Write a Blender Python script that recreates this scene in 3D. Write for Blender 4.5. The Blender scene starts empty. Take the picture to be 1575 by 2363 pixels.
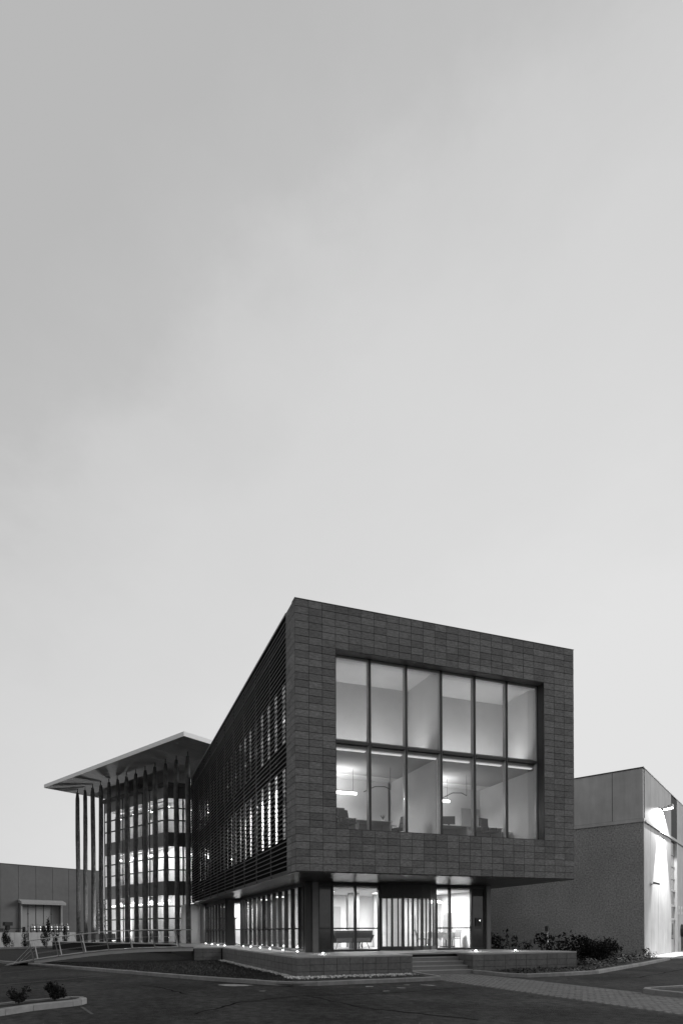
import bpy, math, random
from mathutils import Vector, Matrix
random.seed(7)
R = math.radians
S = bpy.context.scene
COL = S.collection

# ------------------------------------------------------------------ camera
cd = bpy.data.cameras.new('camera')
cd.sensor_fit = 'HORIZONTAL'
cd.sensor_width = 36.0
cd.lens = 36.0 * 1327.0 / 1575.0
cd.shift_x = 0.06825
cd.shift_y = 0.6143
cd.clip_start = 0.1
cd.clip_end = 2000
cam = bpy.data.objects.new('camera', cd)
COL.objects.link(cam)
cam.matrix_world = (Matrix.Translation((-6.29, -18.711, 1.65)) @ Matrix.Rotation(R(-18.43), 4, 'Z')
                    @ Matrix.Rotation(R(90), 4, 'X') @ Matrix.Rotation(R(-0.29), 4, 'Z'))
S.camera = cam

# ------------------------------------------------------------------ sky (overcast dusk)
W = bpy.data.worlds.new('World')
S.world = W
W.use_nodes = True
nt = W.node_tree
nt.nodes.clear()
def wn(t, **k):
    n = nt.nodes.new(t)
    for a, b in k.items():
        setattr(n, a, b)
    return n
out = wn('ShaderNodeOutputWorld'); bg = wn('ShaderNodeBackground'); tc = wn('ShaderNodeTexCoord')
dot = wn('ShaderNodeVectorMath', operation='DOT_PRODUCT'); dot.inputs[1].default_value = (-.652, -.526, .547)
nz = wn('ShaderNodeTexNoise'); nz.inputs['Scale'].default_value = 2.6; nz.inputs['Detail'].default_value = 12; nz.inputs['Roughness'].default_value = .62
mp = wn('ShaderNodeMapping'); mp.inputs['Scale'].default_value = (1, 1, 1.6)
sub = wn('ShaderNodeMath', operation='MULTIPLY_ADD'); sub.inputs[1].default_value = .30
rmp = wn('ShaderNodeMapRange'); rmp.inputs['From Min'].default_value = -1; rmp.inputs['From Max'].default_value = 1
cr = wn('ShaderNodeValToRGB')
E_ = cr.color_ramp.elements
pts = [(0.0, .78), (.22, .765), (.31, .70), (.40, .66), (.465, .60), (.505, .525), (.56, .485), (1.0, .47)]
E_[0].position, E_[0].color = pts[0][0], (pts[0][1],) * 3 + (1,)
E_[1].position, E_[1].color = pts[-1][0], (pts[-1][1],) * 3 + (1,)
for p, v in pts[1:-1]:
    e = E_.new(p); e.color = (v, v, v, 1)
L = nt.links.new
L(tc.outputs['Generated'], dot.inputs[0]); L(tc.outputs['Generated'], mp.inputs[0]); L(mp.outputs[0], nz.inputs['Vector'])
nzs = wn('ShaderNodeMath', operation='SUBTRACT'); nzs.inputs[1].default_value = .5
L(nz.outputs['Fac'], nzs.inputs[0]); L(nzs.outputs[0], sub.inputs[0]); L(dot.outputs['Value'], sub.inputs[2])
L(sub.outputs[0], rmp.inputs['Value']); L(rmp.outputs[0], cr.inputs[0]); L(cr.outputs[0], bg.inputs['Color'])
bg.inputs['Strength'].default_value = 1.0
L(bg.outputs[0], out.inputs['Surface'])

# ------------------------------------------------------------------ faint directional dusk light
sd = bpy.data.lights.new('sun', 'SUN'); sd.energy = 1.3; sd.angle = R(20); sd.color = (1, 1, 1)
sun = bpy.data.objects.new('sun', sd); COL.objects.link(sun)
sun.rotation_euler = Vector((-.97, .06, -.24)).to_track_quat('-Z', 'Y').to_euler()

S.view_settings.view_transform = 'Standard'
S.view_settings.look = 'None'
S.view_settings.exposure = 0
S.view_settings.gamma = 1
S.cycles.use_denoising = True
S.cycles.denoising_prefilter = "ACCURATE"
S.cycles.max_bounces = 8
S.cycles.diffuse_bounces = 4
S.cycles.glossy_bounces = 4
S.cycles.transparent_max_bounces = 16
S.cycles.sample_clamp_indirect = 4
S.cycles.caustics_reflective = False
S.cycles.caustics_refractive = False

# ------------------------------------------------------------------ materials
def mat(name, v, rough=.7, amt=.25, scale=3., stretch=(1, 1, 1), bump=0., bscale=60., metal=0., vary=0., spec=.5,
        blotch=0., bl_scale=.35, det=6):
    m = bpy.data.materials.new(name); m.use_nodes = True
    t = m.node_tree; n = t.nodes; l = t.links.new; p = n['Principled BSDF']
    p.inputs['Roughness'].default_value = rough; p.inputs['Metallic'].default_value = metal
    p.inputs['Specular IOR Level'].default_value = spec
    tc = n.new('ShaderNodeTexCoord'); mp = n.new('ShaderNodeMapping'); mp.inputs['Scale'].default_value = stretch
    oi = n.new('ShaderNodeObjectInfo'); ge = n.new('ShaderNodeNewGeometry')
    add = n.new('ShaderNodeMath'); add.operation = 'ADD'
    l(oi.outputs['Random'], add.inputs[0]); l(ge.outputs['Random Per Island'], add.inputs[1])
    fr = n.new('ShaderNodeMath'); fr.operation = 'FRACT'; l(add.outputs[0], fr.inputs[0])
    nz = n.new('ShaderNodeTexNoise'); nz.noise_dimensions = '4D'
    nz.inputs['Scale'].default_value = scale; nz.inputs['Detail'].default_value = det; nz.inputs['Roughness'].default_value = .65
    wm = n.new('ShaderNodeMath'); wm.operation = 'MULTIPLY'; wm.inputs[1].default_value = 40 if vary else 0
    l(fr.outputs[0], wm.inputs[0]); l(wm.outputs[0], nz.inputs['W'])
    l(tc.outputs['Object'], mp.inputs[0]); l(mp.outputs[0], nz.inputs['Vector'])
    mr = n.new('ShaderNodeMapRange'); mr.inputs['From Min'].default_value = .25; mr.inputs['From Max'].default_value = .75
    mr.inputs['To Min'].default_value = v * (1 - amt); mr.inputs['To Max'].default_value = v * (1 + amt)
    l(nz.outputs['Fac'], mr.inputs['Value'])
    last = mr.outputs[0]
    if vary:
        vr = n.new('ShaderNodeMapRange'); vr.inputs['To Min'].default_value = 1 - vary; vr.inputs['To Max'].default_value = 1 + vary
        l(fr.outputs[0], vr.inputs['Value'])
        mm = n.new('ShaderNodeMath'); mm.operation = 'MULTIPLY'; l(last, mm.inputs[0]); l(vr.outputs[0], mm.inputs[1]); last = mm.outputs[0]
    if blotch:
        n2 = n.new('ShaderNodeTexNoise'); n2.inputs['Scale'].default_value = bl_scale; n2.inputs['Detail'].default_value = 8
        n2.inputs['Roughness'].default_value = .6
        l(tc.outputs['Object'], n2.inputs['Vector'])
        br = n.new('ShaderNodeMapRange'); br.inputs['From Min'].default_value = .3; br.inputs['From Max'].default_value = .7
        br.inputs['To Min'].default_value = 1 - blotch; br.inputs['To Max'].default_value = 1 + blotch
        l(n2.outputs['Fac'], br.inputs['Value'])
        mm = n.new('ShaderNodeMath'); mm.operation = 'MULTIPLY'; l(last, mm.inputs[0]); l(br.outputs[0], mm.inputs[1]); last = mm.outputs[0]
    l(last, p.inputs['Base Color'])
    if bump:
        b = n.new('ShaderNodeBump'); b.inputs['Strength'].default_value = bump; b.inputs['Distance'].default_value = .02
        n3 = n.new('ShaderNodeTexNoise'); n3.inputs['Scale'].default_value = bscale; n3.inputs['Detail'].default_value = 4
        l(mp.outputs[0], n3.inputs['Vector']); l(n3.outputs['Fac'], b.inputs['Height']); l(b.outputs[0], p.inputs['Normal'])
    return m

def glass(name, tint=.9, rough=0.0, refl=1.0):
    m = bpy.data.materials.new(name); m.use_nodes = True
    t = m.node_tree; n = t.nodes; l = t.links.new; n.clear()
    o = n.new('ShaderNodeOutputMaterial'); mx = n.new('ShaderNodeMixShader'); tr = n.new('ShaderNodeBsdfTransparent')
    gl = n.new('ShaderNodeBsdfGlossy'); lw = n.new('ShaderNodeLayerWeight'); lw.inputs['Blend'].default_value = .5
    pw = n.new('ShaderNodeMath'); pw.operation = 'POWER'; pw.inputs[1].default_value = 5
    fr = n.new('ShaderNodeMath'); fr.operation = 'MULTIPLY_ADD'; fr.inputs[1].default_value = .96; fr.inputs[2].default_value = .04
    l(lw.outputs['Facing'], pw.inputs[0]); l(pw.outputs[0], fr.inputs[0])
    tr.inputs['Color'].default_value = (tint,) * 3 + (1,); gl.inputs['Roughness'].default_value = rough
    gl.inputs['Color'].default_value = (refl,) * 3 + (1,)
    tc = n.new('ShaderNodeTexCoord'); nz = n.new('ShaderNodeTexNoise'); nz.inputs['Scale'].default_value = .8
    b = n.new('ShaderNodeBump'); b.inputs['Strength'].default_value = .02
    l(tc.outputs['Object'], nz.inputs['Vector']); l(nz.outputs['Fac'], b.inputs['Height']); l(b.outputs[0], gl.inputs['Normal'])
    l(fr.outputs[0], mx.inputs[0]); l(tr.outputs[0], mx.inputs[1]); l(gl.outputs[0], mx.inputs[2]); l(mx.outputs[0], o.inputs[0])
    return m

def emit(name, s, base=.8):
    m = bpy.data.materials.new(name); m.use_nodes = True
    p = m.node_tree.nodes['Principled BSDF']
    p.inputs['Base Color'].default_value = (base,) * 3 + (1,)
    p.inputs['Emission Color'].default_value = (1, 1, 1, 1); p.inputs['Emission Strength'].default_value = s
    return m

M = dict(
    tile=mat('stone_tile', .182, .85, .55, 8, (1, 1, 4), .3, 40, vary=.23, det=3, blotch=.12, bl_scale=1.5),
    joint=mat('joint_dark', .008, .9),
    dark=mat('dark_metal', .035, .4, .15, 2),
    frame=mat('frame_metal', .05, .4, .15, 3, spec=.5),
    framelight=mat('frame_grey', .16, .4, .15, 3),
    louvre=mat('louvre_metal', .052, .5, .2, 2, (1, .3, 1)),
    soffit=mat('soffit_metal', .035, .3, .35, 2, (6, .5, 1), .06, 8, metal=.75),
    white=mat('white_plaster', .82, .8, .05, 2),
    offw=mat('offwhite_wall', .62, .8, .06, 1.5, blotch=.06),
    greyw=mat('grey_wall', .36, .8, .08, 1.5),
    ceil=mat('ceiling', .7, .9, .05, 2),
    ceild=mat('ceiling_grey', .4, .9, .05, 2),
    floor=mat('indoor_floor', .3, .35, .15, 2),
    glass=glass('clear_glass', .93),
    darkglass=mat('dark_glass', .06, .08, .3, 1.2, spec=.8),
    spandrel=mat('spandrel_glass', .24, .25, .2, .8, spec=.6),
    concrete=mat('concrete_panel', .52, .85, .15, 2.5, (1, 1, .12), .15, 30, blotch=.16, bl_scale=.5),
    pebble=mat('pebbledash', .40, .95, .6, 12, (1, 1, 1), .9, 45, blotch=.2, bl_scale=.25, det=2),
    kerb=mat('kerb_stone', .22, .85, .2, 6, bump=.3, bscale=30, vary=.1, blotch=.15, bl_scale=2),
    asphalt=mat('asphalt', .038, .95, .75, 4.5, bump=1.0, bscale=30, blotch=.6, bl_scale=.33, spec=.1, det=4),
    paver=mat('paver', .12, .85, .3, 14, bump=.4, bscale=50, vary=.14),
    paverj=mat('paver_joint', .05, .95, .3, 10),
    soil=mat('soil', .012, 1, .4, 8, bump=1, bscale=20),
    grass=mat('grass', .016, .8, .4, 3, vary=.4),
    leaf=mat('leaf', .035, .6, .4, 2, vary=.5),
    leafpale=mat('pale_leaf', .16, .6, .3, 2, vary=.4),
    leafd=mat('leaf_dark', .02, .9, .4, 2, vary=.5, spec=.08),
    bark=mat('bark', .06, .9, .4, 8, bump=.5),
    trunk=mat('column_timber', .085, .85, .55, 8, (1, 1, .35), .8, 14, blotch=.4, bl_scale=2.5),
    fascia=mat('white_fascia', .92, .5, .04, 2),
    terrace=mat('terrace_stone', .34, .7, .15, 4, bump=.2, blotch=.12),
    coursetile=mat('terrace_tile', .14, .85, .3, 8, bump=.3, bscale=40, vary=.10, blotch=.12, bl_scale=1.2),
    step=mat('step_stone', .22, .8, .15, 6, blotch=.1),
    stepnose=mat('step_nosing', .36, .8, .12, 6),
    pebbles=mat('white_pebbles', .5, .8, .2, 20, vary=.4),
    steel=mat('steel', .5, .3, .1, 4, metal=.9),
    steelb=mat('brushed_steel', .42, .28, .25, 3, (12, 12, .4), metal=.95),
    paintl=mat('worn_paint', .28, .9, .5, 20, blotch=.5, bl_scale=6),
    facade=mat('facade_dark', .045, .5, .3, 3),
    door=mat('door_grey', .33, .6, .08, 2),
    black=mat('black_plastic', .02, .5, .2, 4),
    fabric=mat('grey_fabric', .09, .95, .2, 20),
    fabricl=mat('pale_fabric', .22, .95, .2, 20),
    cloth=mat('white_cloth', .8, .8, .05, 6),
    framebody=mat('mullion_body', .5, .4, .1, 3),
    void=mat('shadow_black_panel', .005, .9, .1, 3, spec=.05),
    tubelamp=emit('lamp_tube', 6.0),
    globelamp=emit('lamp_globe', 9.0),
    glow=emit('lamp_glow', 22.0),
    strip=emit('self_lit_strip', .6),
    screen=mat('monitor_back', .12, .4, .1, 4),
)

# ------------------------------------------------------------------ mesh helpers
class MB:
    def __init__(s): s.v = []; s.f = []
    def add(s, vs, fs):
        o = len(s.v); s.v += [tuple(x) for x in vs]; s.f += [tuple(i + o for i in f) for f in fs]; return s
    def box(s, x0, x1, y0, y1, z0, z1):
        return s.add([(x0, y0, z0), (x1, y0, z0), (x1, y1, z0), (x0, y1, z0), (x0, y0, z1), (x1, y0, z1), (x1, y1, z1), (x0, y1, z1)],
                     [(3, 2, 1, 0), (4, 5, 6, 7), (0, 1, 5, 4), (1, 2, 6, 5), (2, 3, 7, 6), (3, 0, 4, 7)])
    def bev(s, x0, x1, y0, y1, z0, z1, b, face='-y'):
        # box whose given face is inset by b (chamfered edge)
        if face == '-y':
            v = [(x0 + b, y0, z0 + b), (x1 - b, y0, z0 + b), (x1, y0 + b, z0), (x0, y0 + b, z0),
                 (x0 + b, y0, z1 - b), (x1 - b, y0, z1 - b), (x1, y0 + b, z1), (x0, y0 + b, z1),
                 (x0, y1, z0), (x1, y1, z0), (x1, y1, z1), (x0, y1, z1)]
            f = [(0, 1, 5, 4), (0, 3, 2, 1), (1, 2, 6, 5), (5, 6, 7, 4), (4, 7, 3, 0), (3, 8, 9, 2), (2, 9, 10, 6), (6, 10, 11, 7), (7, 11, 8, 3), (8, 11, 10, 9)]
            return s.add(v, f)
    def prism(s, poly, z0, z1):
        n = len(poly)
        v = [(x, y, z0) for x, y in poly] + [(x, y, z1) for x, y in poly]
        f = [tuple(range(n - 1, -1, -1)), tuple(range(n, 2 * n))] + [(i, (i + 1) % n, n + (i + 1) % n, n + i) for i in range(n)]
        return s.add(v, f)
    def hull(s, a, b):
        n = len(a)
        return s.add(list(a) + list(b), [tuple(range(n - 1, -1, -1)), tuple(range(n, 2 * n))] + [(i, (i + 1) % n, n + (i + 1) % n, n + i) for i in range(n)])
    def tube(s, p, q, r, r2=None, n=8):
        p, q = Vector(p), Vector(q); d = (q - p).normalized()
        u = d.orthogonal().normalized(); w = d.cross(u); r2 = r if r2 is None else r2
        c = [(math.cos(2 * math.pi * i / n), math.sin(2 * math.pi * i / n)) for i in range(n)]
        return s.hull([p + (u * a + w * b) * r for a, b in c], [q + (u * a + w * b) * r2 for a, b in c])
    def path(s, pts, r, n=6):
        for a, b in zip(pts, pts[1:]): s.tube(a, b, r, None, n)
        return s
    def lathe(s, prof, c=(0, 0), n=16):
        o = len(s.v); m = len(prof)
        for r, z in prof:
            for i in range(n):
                a = 2 * math.pi * i / n; s.v.append((c[0] + r * math.cos(a), c[1] + r * math.sin(a), z))
        for j in range(m - 1):
            for i in range(n):
                s.f.append((o + j * n + i, o + j * n + (i + 1) % n, o + (j + 1) * n + (i + 1) % n, o + (j + 1) * n + i))
        s.f.append(tuple(o + i for i in range(n - 1, -1, -1))); s.f.append(tuple(o + (m - 1) * n + i for i in range(n)))
        return s
    def mesh(s, name, m, smooth=False):
        me = bpy.data.meshes.new(name); me.from_pydata(s.v, [], s.f); me.materials.append(M[m] if isinstance(m, str) else m)
        if smooth:
            me.polygons.foreach_set('use_smooth', [True] * len(me.polygons))
        me.update(); return me
    def build(s, name, m, parent=None, kind=None, smooth=False, loc=None):
        return link(name, s.mesh(name, m, smooth), parent, loc, 0, kind)

def link(name, me, parent=None, loc=None, rz=0, kind=None):
    o = bpy.data.objects.new(name, me); COL.objects.link(o)
    if parent is not None: o.parent = parent
    if loc: o.location = loc
    if rz: o.rotation_euler = (0, 0, rz)
    if kind: o['kind'] = kind
    return o
def thing(name, label, cat, loc=(0, 0, 0), rz=0, group=None):
    o = bpy.data.objects.new(name, None); COL.objects.link(o); o.location = loc; o.rotation_euler = (0, 0, rz)
    o.empty_display_size = .2
    return tag(o, label, cat, group)
def tag(o, label, cat, group=None):
    o['label'] = label; o['category'] = cat
    if group: o['group'] = group
    return o
def bx(name, m, parent, x0, x1, y0, y1, z0, z1, kind=None):
    return MB().box(x0, x1, y0, y1, z0, z1).build(name, m, parent, kind)
def copy_tree(o, loc, rz, label, parent=None):
    c = o.copy(); COL.objects.link(c)
    if parent is None:
        c.location = loc; c.rotation_euler = (0, 0, rz); c['label'] = label
    else: c.parent = parent
    for ch in o.children: copy_tree(ch, None, None, None, c)
    return c
def light(name, kind, loc, power, size=.1, parent=None, aim=None, spot=None, blend=.3, sx=None, sy=None):
    d = bpy.data.lights.new(name, kind); d.energy = power
    if kind == 'AREA':
        d.shape = 'RECTANGLE'; d.size = sx; d.size_y = sy
    else: d.shadow_soft_size = size
    if spot: d.spot_size = R(spot); d.spot_blend = blend
    o = bpy.data.objects.new(name, d); COL.objects.link(o); o.location = loc
    if parent is not None: o.parent = parent
    if aim: o.rotation_euler = Vector(aim).to_track_quat('-Z', 'Y').to_euler()
    return o

ROT = R(29.78)
cA, sA = math.cos(ROT), math.sin(ROT)
def loc2w(o, x, y, z=0): return (o[0] + x * cA - y * sA, o[1] + x * sA + y * cA, z)

# =================================================================== GROUND
g = MB().add([(-400, -400, 0), (400, -400, 0), (400, 600, 0), (-400, 600, 0)], [(0, 1, 2, 3)]).build('asphalt_yard', 'asphalt', kind='structure')

# paved path: base sheet and individual setts
path = MB().add([(4.12, -40, .004), (6.85, -40, .004), (7.0, -2.7, .004), (7.05, .0, .004), (4.45, .0, .004), (4.2, -2.2, .004)],
                [(0, 1, 2, 3, 4, 5)]).build('path', 'paverj', kind='structure')
b = MB(); k = 0
y = -.05
while y > -14.0:
    x = 4.17 + (.105 if k % 2 else 0)
    while x < 6.8:
        h = .014 + random.uniform(-.003, .003); t = random.uniform(-.002, .002)
        x1 = min(x + .2, 6.86)
        b.add([(x, y - .098, .004), (x1, y - .098, .004), (x1, y, .004), (x, y, .004),
               (x + .006, y - .092, h), (x1 - .006, y - .092, h + t), (x1 - .006, y - .006, h + t), (x + .006, y - .006, h)],
              [(4, 5, 6, 7), (0, 1, 5, 4), (1, 2, 6, 5), (2, 3, 7, 6), (3, 0, 4, 7)])
        x += .206
    y -= .104; k += 1
b.build('paving_sett', 'paver', path, 'stuff')

MB().add([(4.0, -40, .0025), (4.12, -40, .0025), (4.2, -2.35, .0025), (4.08, -2.35, .0025)], [(0, 1, 2, 3)]).build('drain_channel', 'joint', kind='structure')
# sunken lawn bed beside the terrace, far lawn, right planting bed
lawn_poly = [(-9.75, 12.3), (-1.05, -2.55), (4.2, -2.2), (4.4, .1), (.05, .05), (.05, 13), (-1.5, 13.2), (-1.5, 24), (-9.6, 39.5), (-26, 33), (-13.4, 19)]
MB().add([(x, y, .06) for x, y in lawn_poly], [tuple(range(len(lawn_poly)))]).build('lawn', 'soil', kind='structure')
def in_poly(x, y, P):
    c = False; j = len(P) - 1
    for i in range(len(P)):
        if (P[i][1] > y) != (P[j][1] > y) and x < (P[j][0] - P[i][0]) * (y - P[i][1]) / (P[j][1] - P[i][1]) + P[i][0]: c = not c
        j = i
    return c
b = MB(); n = 0
gp = [(-9.3, 11.8), (-1.2, -1.6), (-.5, -1.4), (-.5, 12.5), (-1.7, 12.6)]
while n < 16000:
    x, y = random.uniform(-9.5, -.4), random.uniform(-1.7, 12.6)
    if not in_poly(x, y, gp): continue
    a = random.uniform(0, 6.28); h = random.uniform(.03, .09); w = .008
    dx, dy = math.cos(a) * w, math.sin(a) * w
    b.add([(x - dx, y - dy, .06), (x + dx, y + dy, .06), (x + random.uniform(-.04, .04), y + random.uniform(-.04, .04), .06 + h)], [(0, 1, 2)])
    n += 1
o = b.build('grass', 'grass', kind='stuff'); o['label'] = 'short dark grass in the sunken bed below the terrace'; o['category'] = 'grass'
bed_poly = [(7.1, -.6), (7.5, -2.15), (9.2, -2.1), (11.0, -1.9), (16.9, 1.25), (22.9, 4.4), (22.9, 6.3), (12, 25), (10.5, 25), (10.8, 4.4), (12.1, .1), (7.1, .1)]
MB().add([(x, y, .07) for x, y in bed_poly], [tuple(range(len(bed_poly)))]).build('planting_bed', 'soil', kind='structure')

# =================================================================== KERBS
def kerb(label, pts, w=.16, h=.13, step=1.0, name='kerb', closed=False, stonelen=None):
    root = thing(name, label, 'kerb', (pts[0][0], pts[0][1], 0), 0, 'concrete kerbs around the yard')
    ox, oy = pts[0]
    P = [Vector((x - ox, y - oy, 0)) for x, y in pts]
    # resample
    segs = []
    for a, bq in zip(P, P[1:]):
        n = max(1, round((bq - a).length / step))
        for i in range(n): segs.append((a.lerp(bq, i / n), a.lerp(bq, (i + 1) / n)))
    # mitred offset (right-hand side of the path direction goes outward)
    dirs = [(q - p).normalized() for p, q in segs]
    nor = [Vector((d.y, -d.x, 0)) for d in dirs]
    for i, (p, q) in enumerate(segs):
        n0 = nor[i] if i == 0 else (nor[i - 1] + nor[i]).normalized()
        n1 = nor[i] if i == len(segs) - 1 else (nor[i] + nor[i + 1]).normalized()
        d = dirs[i]; p = p + d * .004; q = q - d * .004
        hh = h + random.uniform(-.004, .004); c = .018
        A = [p, p + n0 * w, p + n0 * w, p + n0 * (w - c), p]
        B = [q, q + n1 * w, q + n1 * w, q + n1 * (w - c), q]
        za = [0, 0, hh - c, hh, hh]
        MB().hull([(v.x, v.y, z) for v, z in zip(A, za)], [(v.x, v.y, z) for v, z in zip(B, za)]).build('kerb_stone', 'kerb', root)
    return root
def arc(cx, cy, r, a0, a1, n):
    return [(cx + r * math.cos(R(a0 + (a1 - a0) * i / n)), cy + r * math.sin(R(a0 + (a1 - a0) * i / n))) for i in range(n + 1)]
kerb('long pale kerb running from the footbridge foot to the terrace corner and along to the steps',
     [(-9.7, 12.75), (-3.17, 1.05), (-1.65, -1.3), (-1.2, -1.95), (-.85, -2.3), (-.2, -2.42), (2.8, -2.3), (4.2, -2.18)], step=.95)
kerb('short kerb edging the left side of the paved path below the steps', [(4.28, -2.0), (4.42, -.1)], step=.95)
kerb('kerb piece continuing beyond the footbridge at far left', [(-13.4, 19.2), (-10.35, 13.8)], step=1.0)
kerb('curving pale kerb in front of the shrubs right of the steps',
     [(7.16, -.1), (7.3, -1.9), (7.6, -2.3), (9.2, -2.22), (10.3, -2.05), (11.1, -1.85), (16.9, 1.2), (22.3, 4.2)], step=.95)
kerb('kerb of the small dark bed at the right picture edge', [(14.0, -7.1), (7.2, -7.45), (6.98, -7.6), (6.95, -7.9), (7.05, -8.9), (7.3, -14)], step=1.0)
MB().add([(14, -7.2, .08), (7.2, -7.5, .08), (7.1, -8, .08), (7.35, -14, .08), (14, -14, .08)], [(0, 1, 2, 3, 4)]).build('side_bed', 'soil', kind='structure')
kerb('far pale kerb strip in front of the loading dock', [(-31, 35.5), (-11.0, 47.0)], w=.35, h=.2, step=1.6)
isl = [(-12.5, -10.6), (-8.25, -5.95), (-7.78, -5.42), (-7.02, -4.93), (-6.88, -4.80), (-6.80, -4.60), (-6.86, -4.42), (-7.02, -4.34), (-8.0, -4.8), (-9.2, -5.9), (-13.5, -10.4)]
kerb('foreground kerb with a rounded end around two dark bushes at lower left', isl, w=-.15 and .15, h=.135, step=.8)
MB().add([(x, y, .1) for x, y in isl], [tuple(range(len(isl)))]).build('island_bed', 'soil', kind='structure')

# worn paint on the yard
def strip(p, q, w, name='parking_line'):
    p, q = Vector((*p, 0)), Vector((*q, 0)); d = (q - p).normalized(); nn = Vector((-d.y, d.x, 0)) * w
    N = max(2, int((q - p).length / .5)); mb = MB()
    for i in range(N):
        a, c = p.lerp(q, i / N), p.lerp(q, (i + 1) / N)
        mb.add([(a - nn).to_tuple()[:2] + (.004,), (c - nn).to_tuple()[:2] + (.004,), (c + nn).to_tuple()[:2] + (.004,), (a + nn).to_tuple()[:2] + (.004,)], [(0, 1, 2, 3)])
    return mb.build(name, 'paintfaint', kind='structure')
M['paintfaint'] = mat('faint_paint', .065, .9, .5, 12, blotch=.4, bl_scale=3)
strip((-11.5, -.5), (-6.0, 4.3), .05)
strip((-11.2, 5.7), (-8.6, 9.3), .05)
strip((-6.75, -5.2), (-6.5, -6.5), .03)
for (x, y), (rx, ry), a in (((-2.5, -1.5), (.62, .32), -.6), ((-2.15, -3.44), (.12, .06), -.3), ((1.12, -3.35), (.13, .12), 0), ((1.8, -4.02), (.16, .08), -.8),
                            ((1.0, -4.65), (.14, .06), 0), ((2.95, -3.6), (.3, .1), -1.0), ((2.4, -3.3), (.12, .06), -.5)):
    n = 14; P = []
    for i in range(n):
        t = 2 * math.pi * i / n; rr = random.uniform(.7, 1.1); u, v = rx * rr * math.cos(t), ry * rr * math.sin(t)
        P.append((x + u * math.cos(a) - v * math.sin(a), y + u * math.sin(a) + v * math.cos(a), .004))
    MB().add(P, [tuple(range(n))]).build('worn_marking', 'paintl', kind='structure')

# tar sealed cracks and a patch in the yard
M['tar'] = mat('tar', .009, 1, .3, 5, spec=.02)
def crack(pts, w):
    P = [Vector((x, y, .004)) for x, y in pts]; L = []
    for a, c in zip(P, P[1:]):
        for i in range(8):
            p = a.lerp(c, i / 8); L.append(p + Vector((random.uniform(-.06, .06), random.uniform(-.06, .06), 0)))
    L.append(P[-1]); mb = MB(); V = []
    for i, p in enumerate(L):
        d = (L[min(i + 1, len(L) - 1)] - L[max(i - 1, 0)]).normalized(); nn = Vector((-d.y, d.x, 0)) * w * random.uniform(.4, 1.3)
        V += [p - nn, p + nn]
    mb.add(V, [(2 * i, 2 * i + 2, 2 * i + 3, 2 * i + 1) for i in range(len(L) - 1)]).build('tar_seam', 'tar', kind='structure')
crack([(-4.6, -7.2), (-3.2, -5.6), (-1.4, -4.9), (.6, -5.2), (3.6, -4.6)], .035)
crack([(-9, 3.5), (-6.5, 1.2), (-4.8, -1.0), (-4.2, -3.5)], .03)
crack([(-1.4, -4.9), (-1.0, -7.5), (.2, -9.8)], .03)
crack([(8.5, -3.2), (11, -3.8), (15, -2.0), (20, .5)], .03)

# =================================================================== TERRACE
ter = thing('terrace', 'raised stone terrace with tiled walls around the office building', 'terrace')
TZ = .76
tp = [(.03, .03), (4.47, .03), (4.47, 1.25), (7.13, 1.25), (7.13, .03), (12.07, .03), (12.07, .4), (10.8, 4.5), (10.8, 30), (8, 46), (-4, 50), (-10.9, 40.8), (-9.7, 38.2), (-1.55, 24.1), (-1.55, 12.95), (.03, 12.95)]
MB().prism(tp, -.02, TZ - .06).build('terrace_core', 'joint', ter)
tp2 = [(0, 0), (4.5, 0), (4.5, 1.22), (7.1, 1.22), (7.1, 0), (12.1, 0), (12.1, .4), (10.83, 4.53), (10.83, 30), (8, 46.1), (-4, 50.1), (-11, 40.8), (-9.75, 38.2), (-1.6, 24.05), (-1.6, 12.92), (0, 12.92)]
MB().prism(tp2, TZ - .058, TZ).build('paving_slab', 'terrace', ter)
tw, th = .5, .233
tme = MB().bev(-tw / 2 + .006, tw / 2 - .006, 0, .028, .006, th - .006, .004).mesh('wall_tile', 'coursetile')
for x0, n in ((0, 9), (7.1, 10)):
    for i in range(n):
        for j in range(3): link('wall_tile', tme, ter, (x0 + (i + .5) * .5, random.uniform(-.002, .002), j * th))
for i in range(25):
    for j in range(3): link('wall_tile', tme, ter, (0 + random.uniform(-.001, .001), .03 + (i + .5) * .5158, j * th), -math.pi / 2)
for i in range(3):
    for j in range(3): link('wall_tile', tme, ter, (-1.6 + (i + .5) * .5 + .03, 12.92, j * th))
for j in range(3):
    for i in range(2): link('wall_tile', tme, ter, (7.1, .03 + (i + .5) * .5, j * th), -math.pi / 2)
for i in range(4):
    z = .15 * (i + 1); y0 = .02 + .3 * i
    mb = MB().box(4.502, 7.098, y0, 1.24, z - .15, z - .03)
    st = mb.build('step', 'step', ter)
    MB().box(4.502, 7.098, y0 - .015, y0 + .32, z - .03, z).build('nosing', 'stepnose', st)
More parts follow.
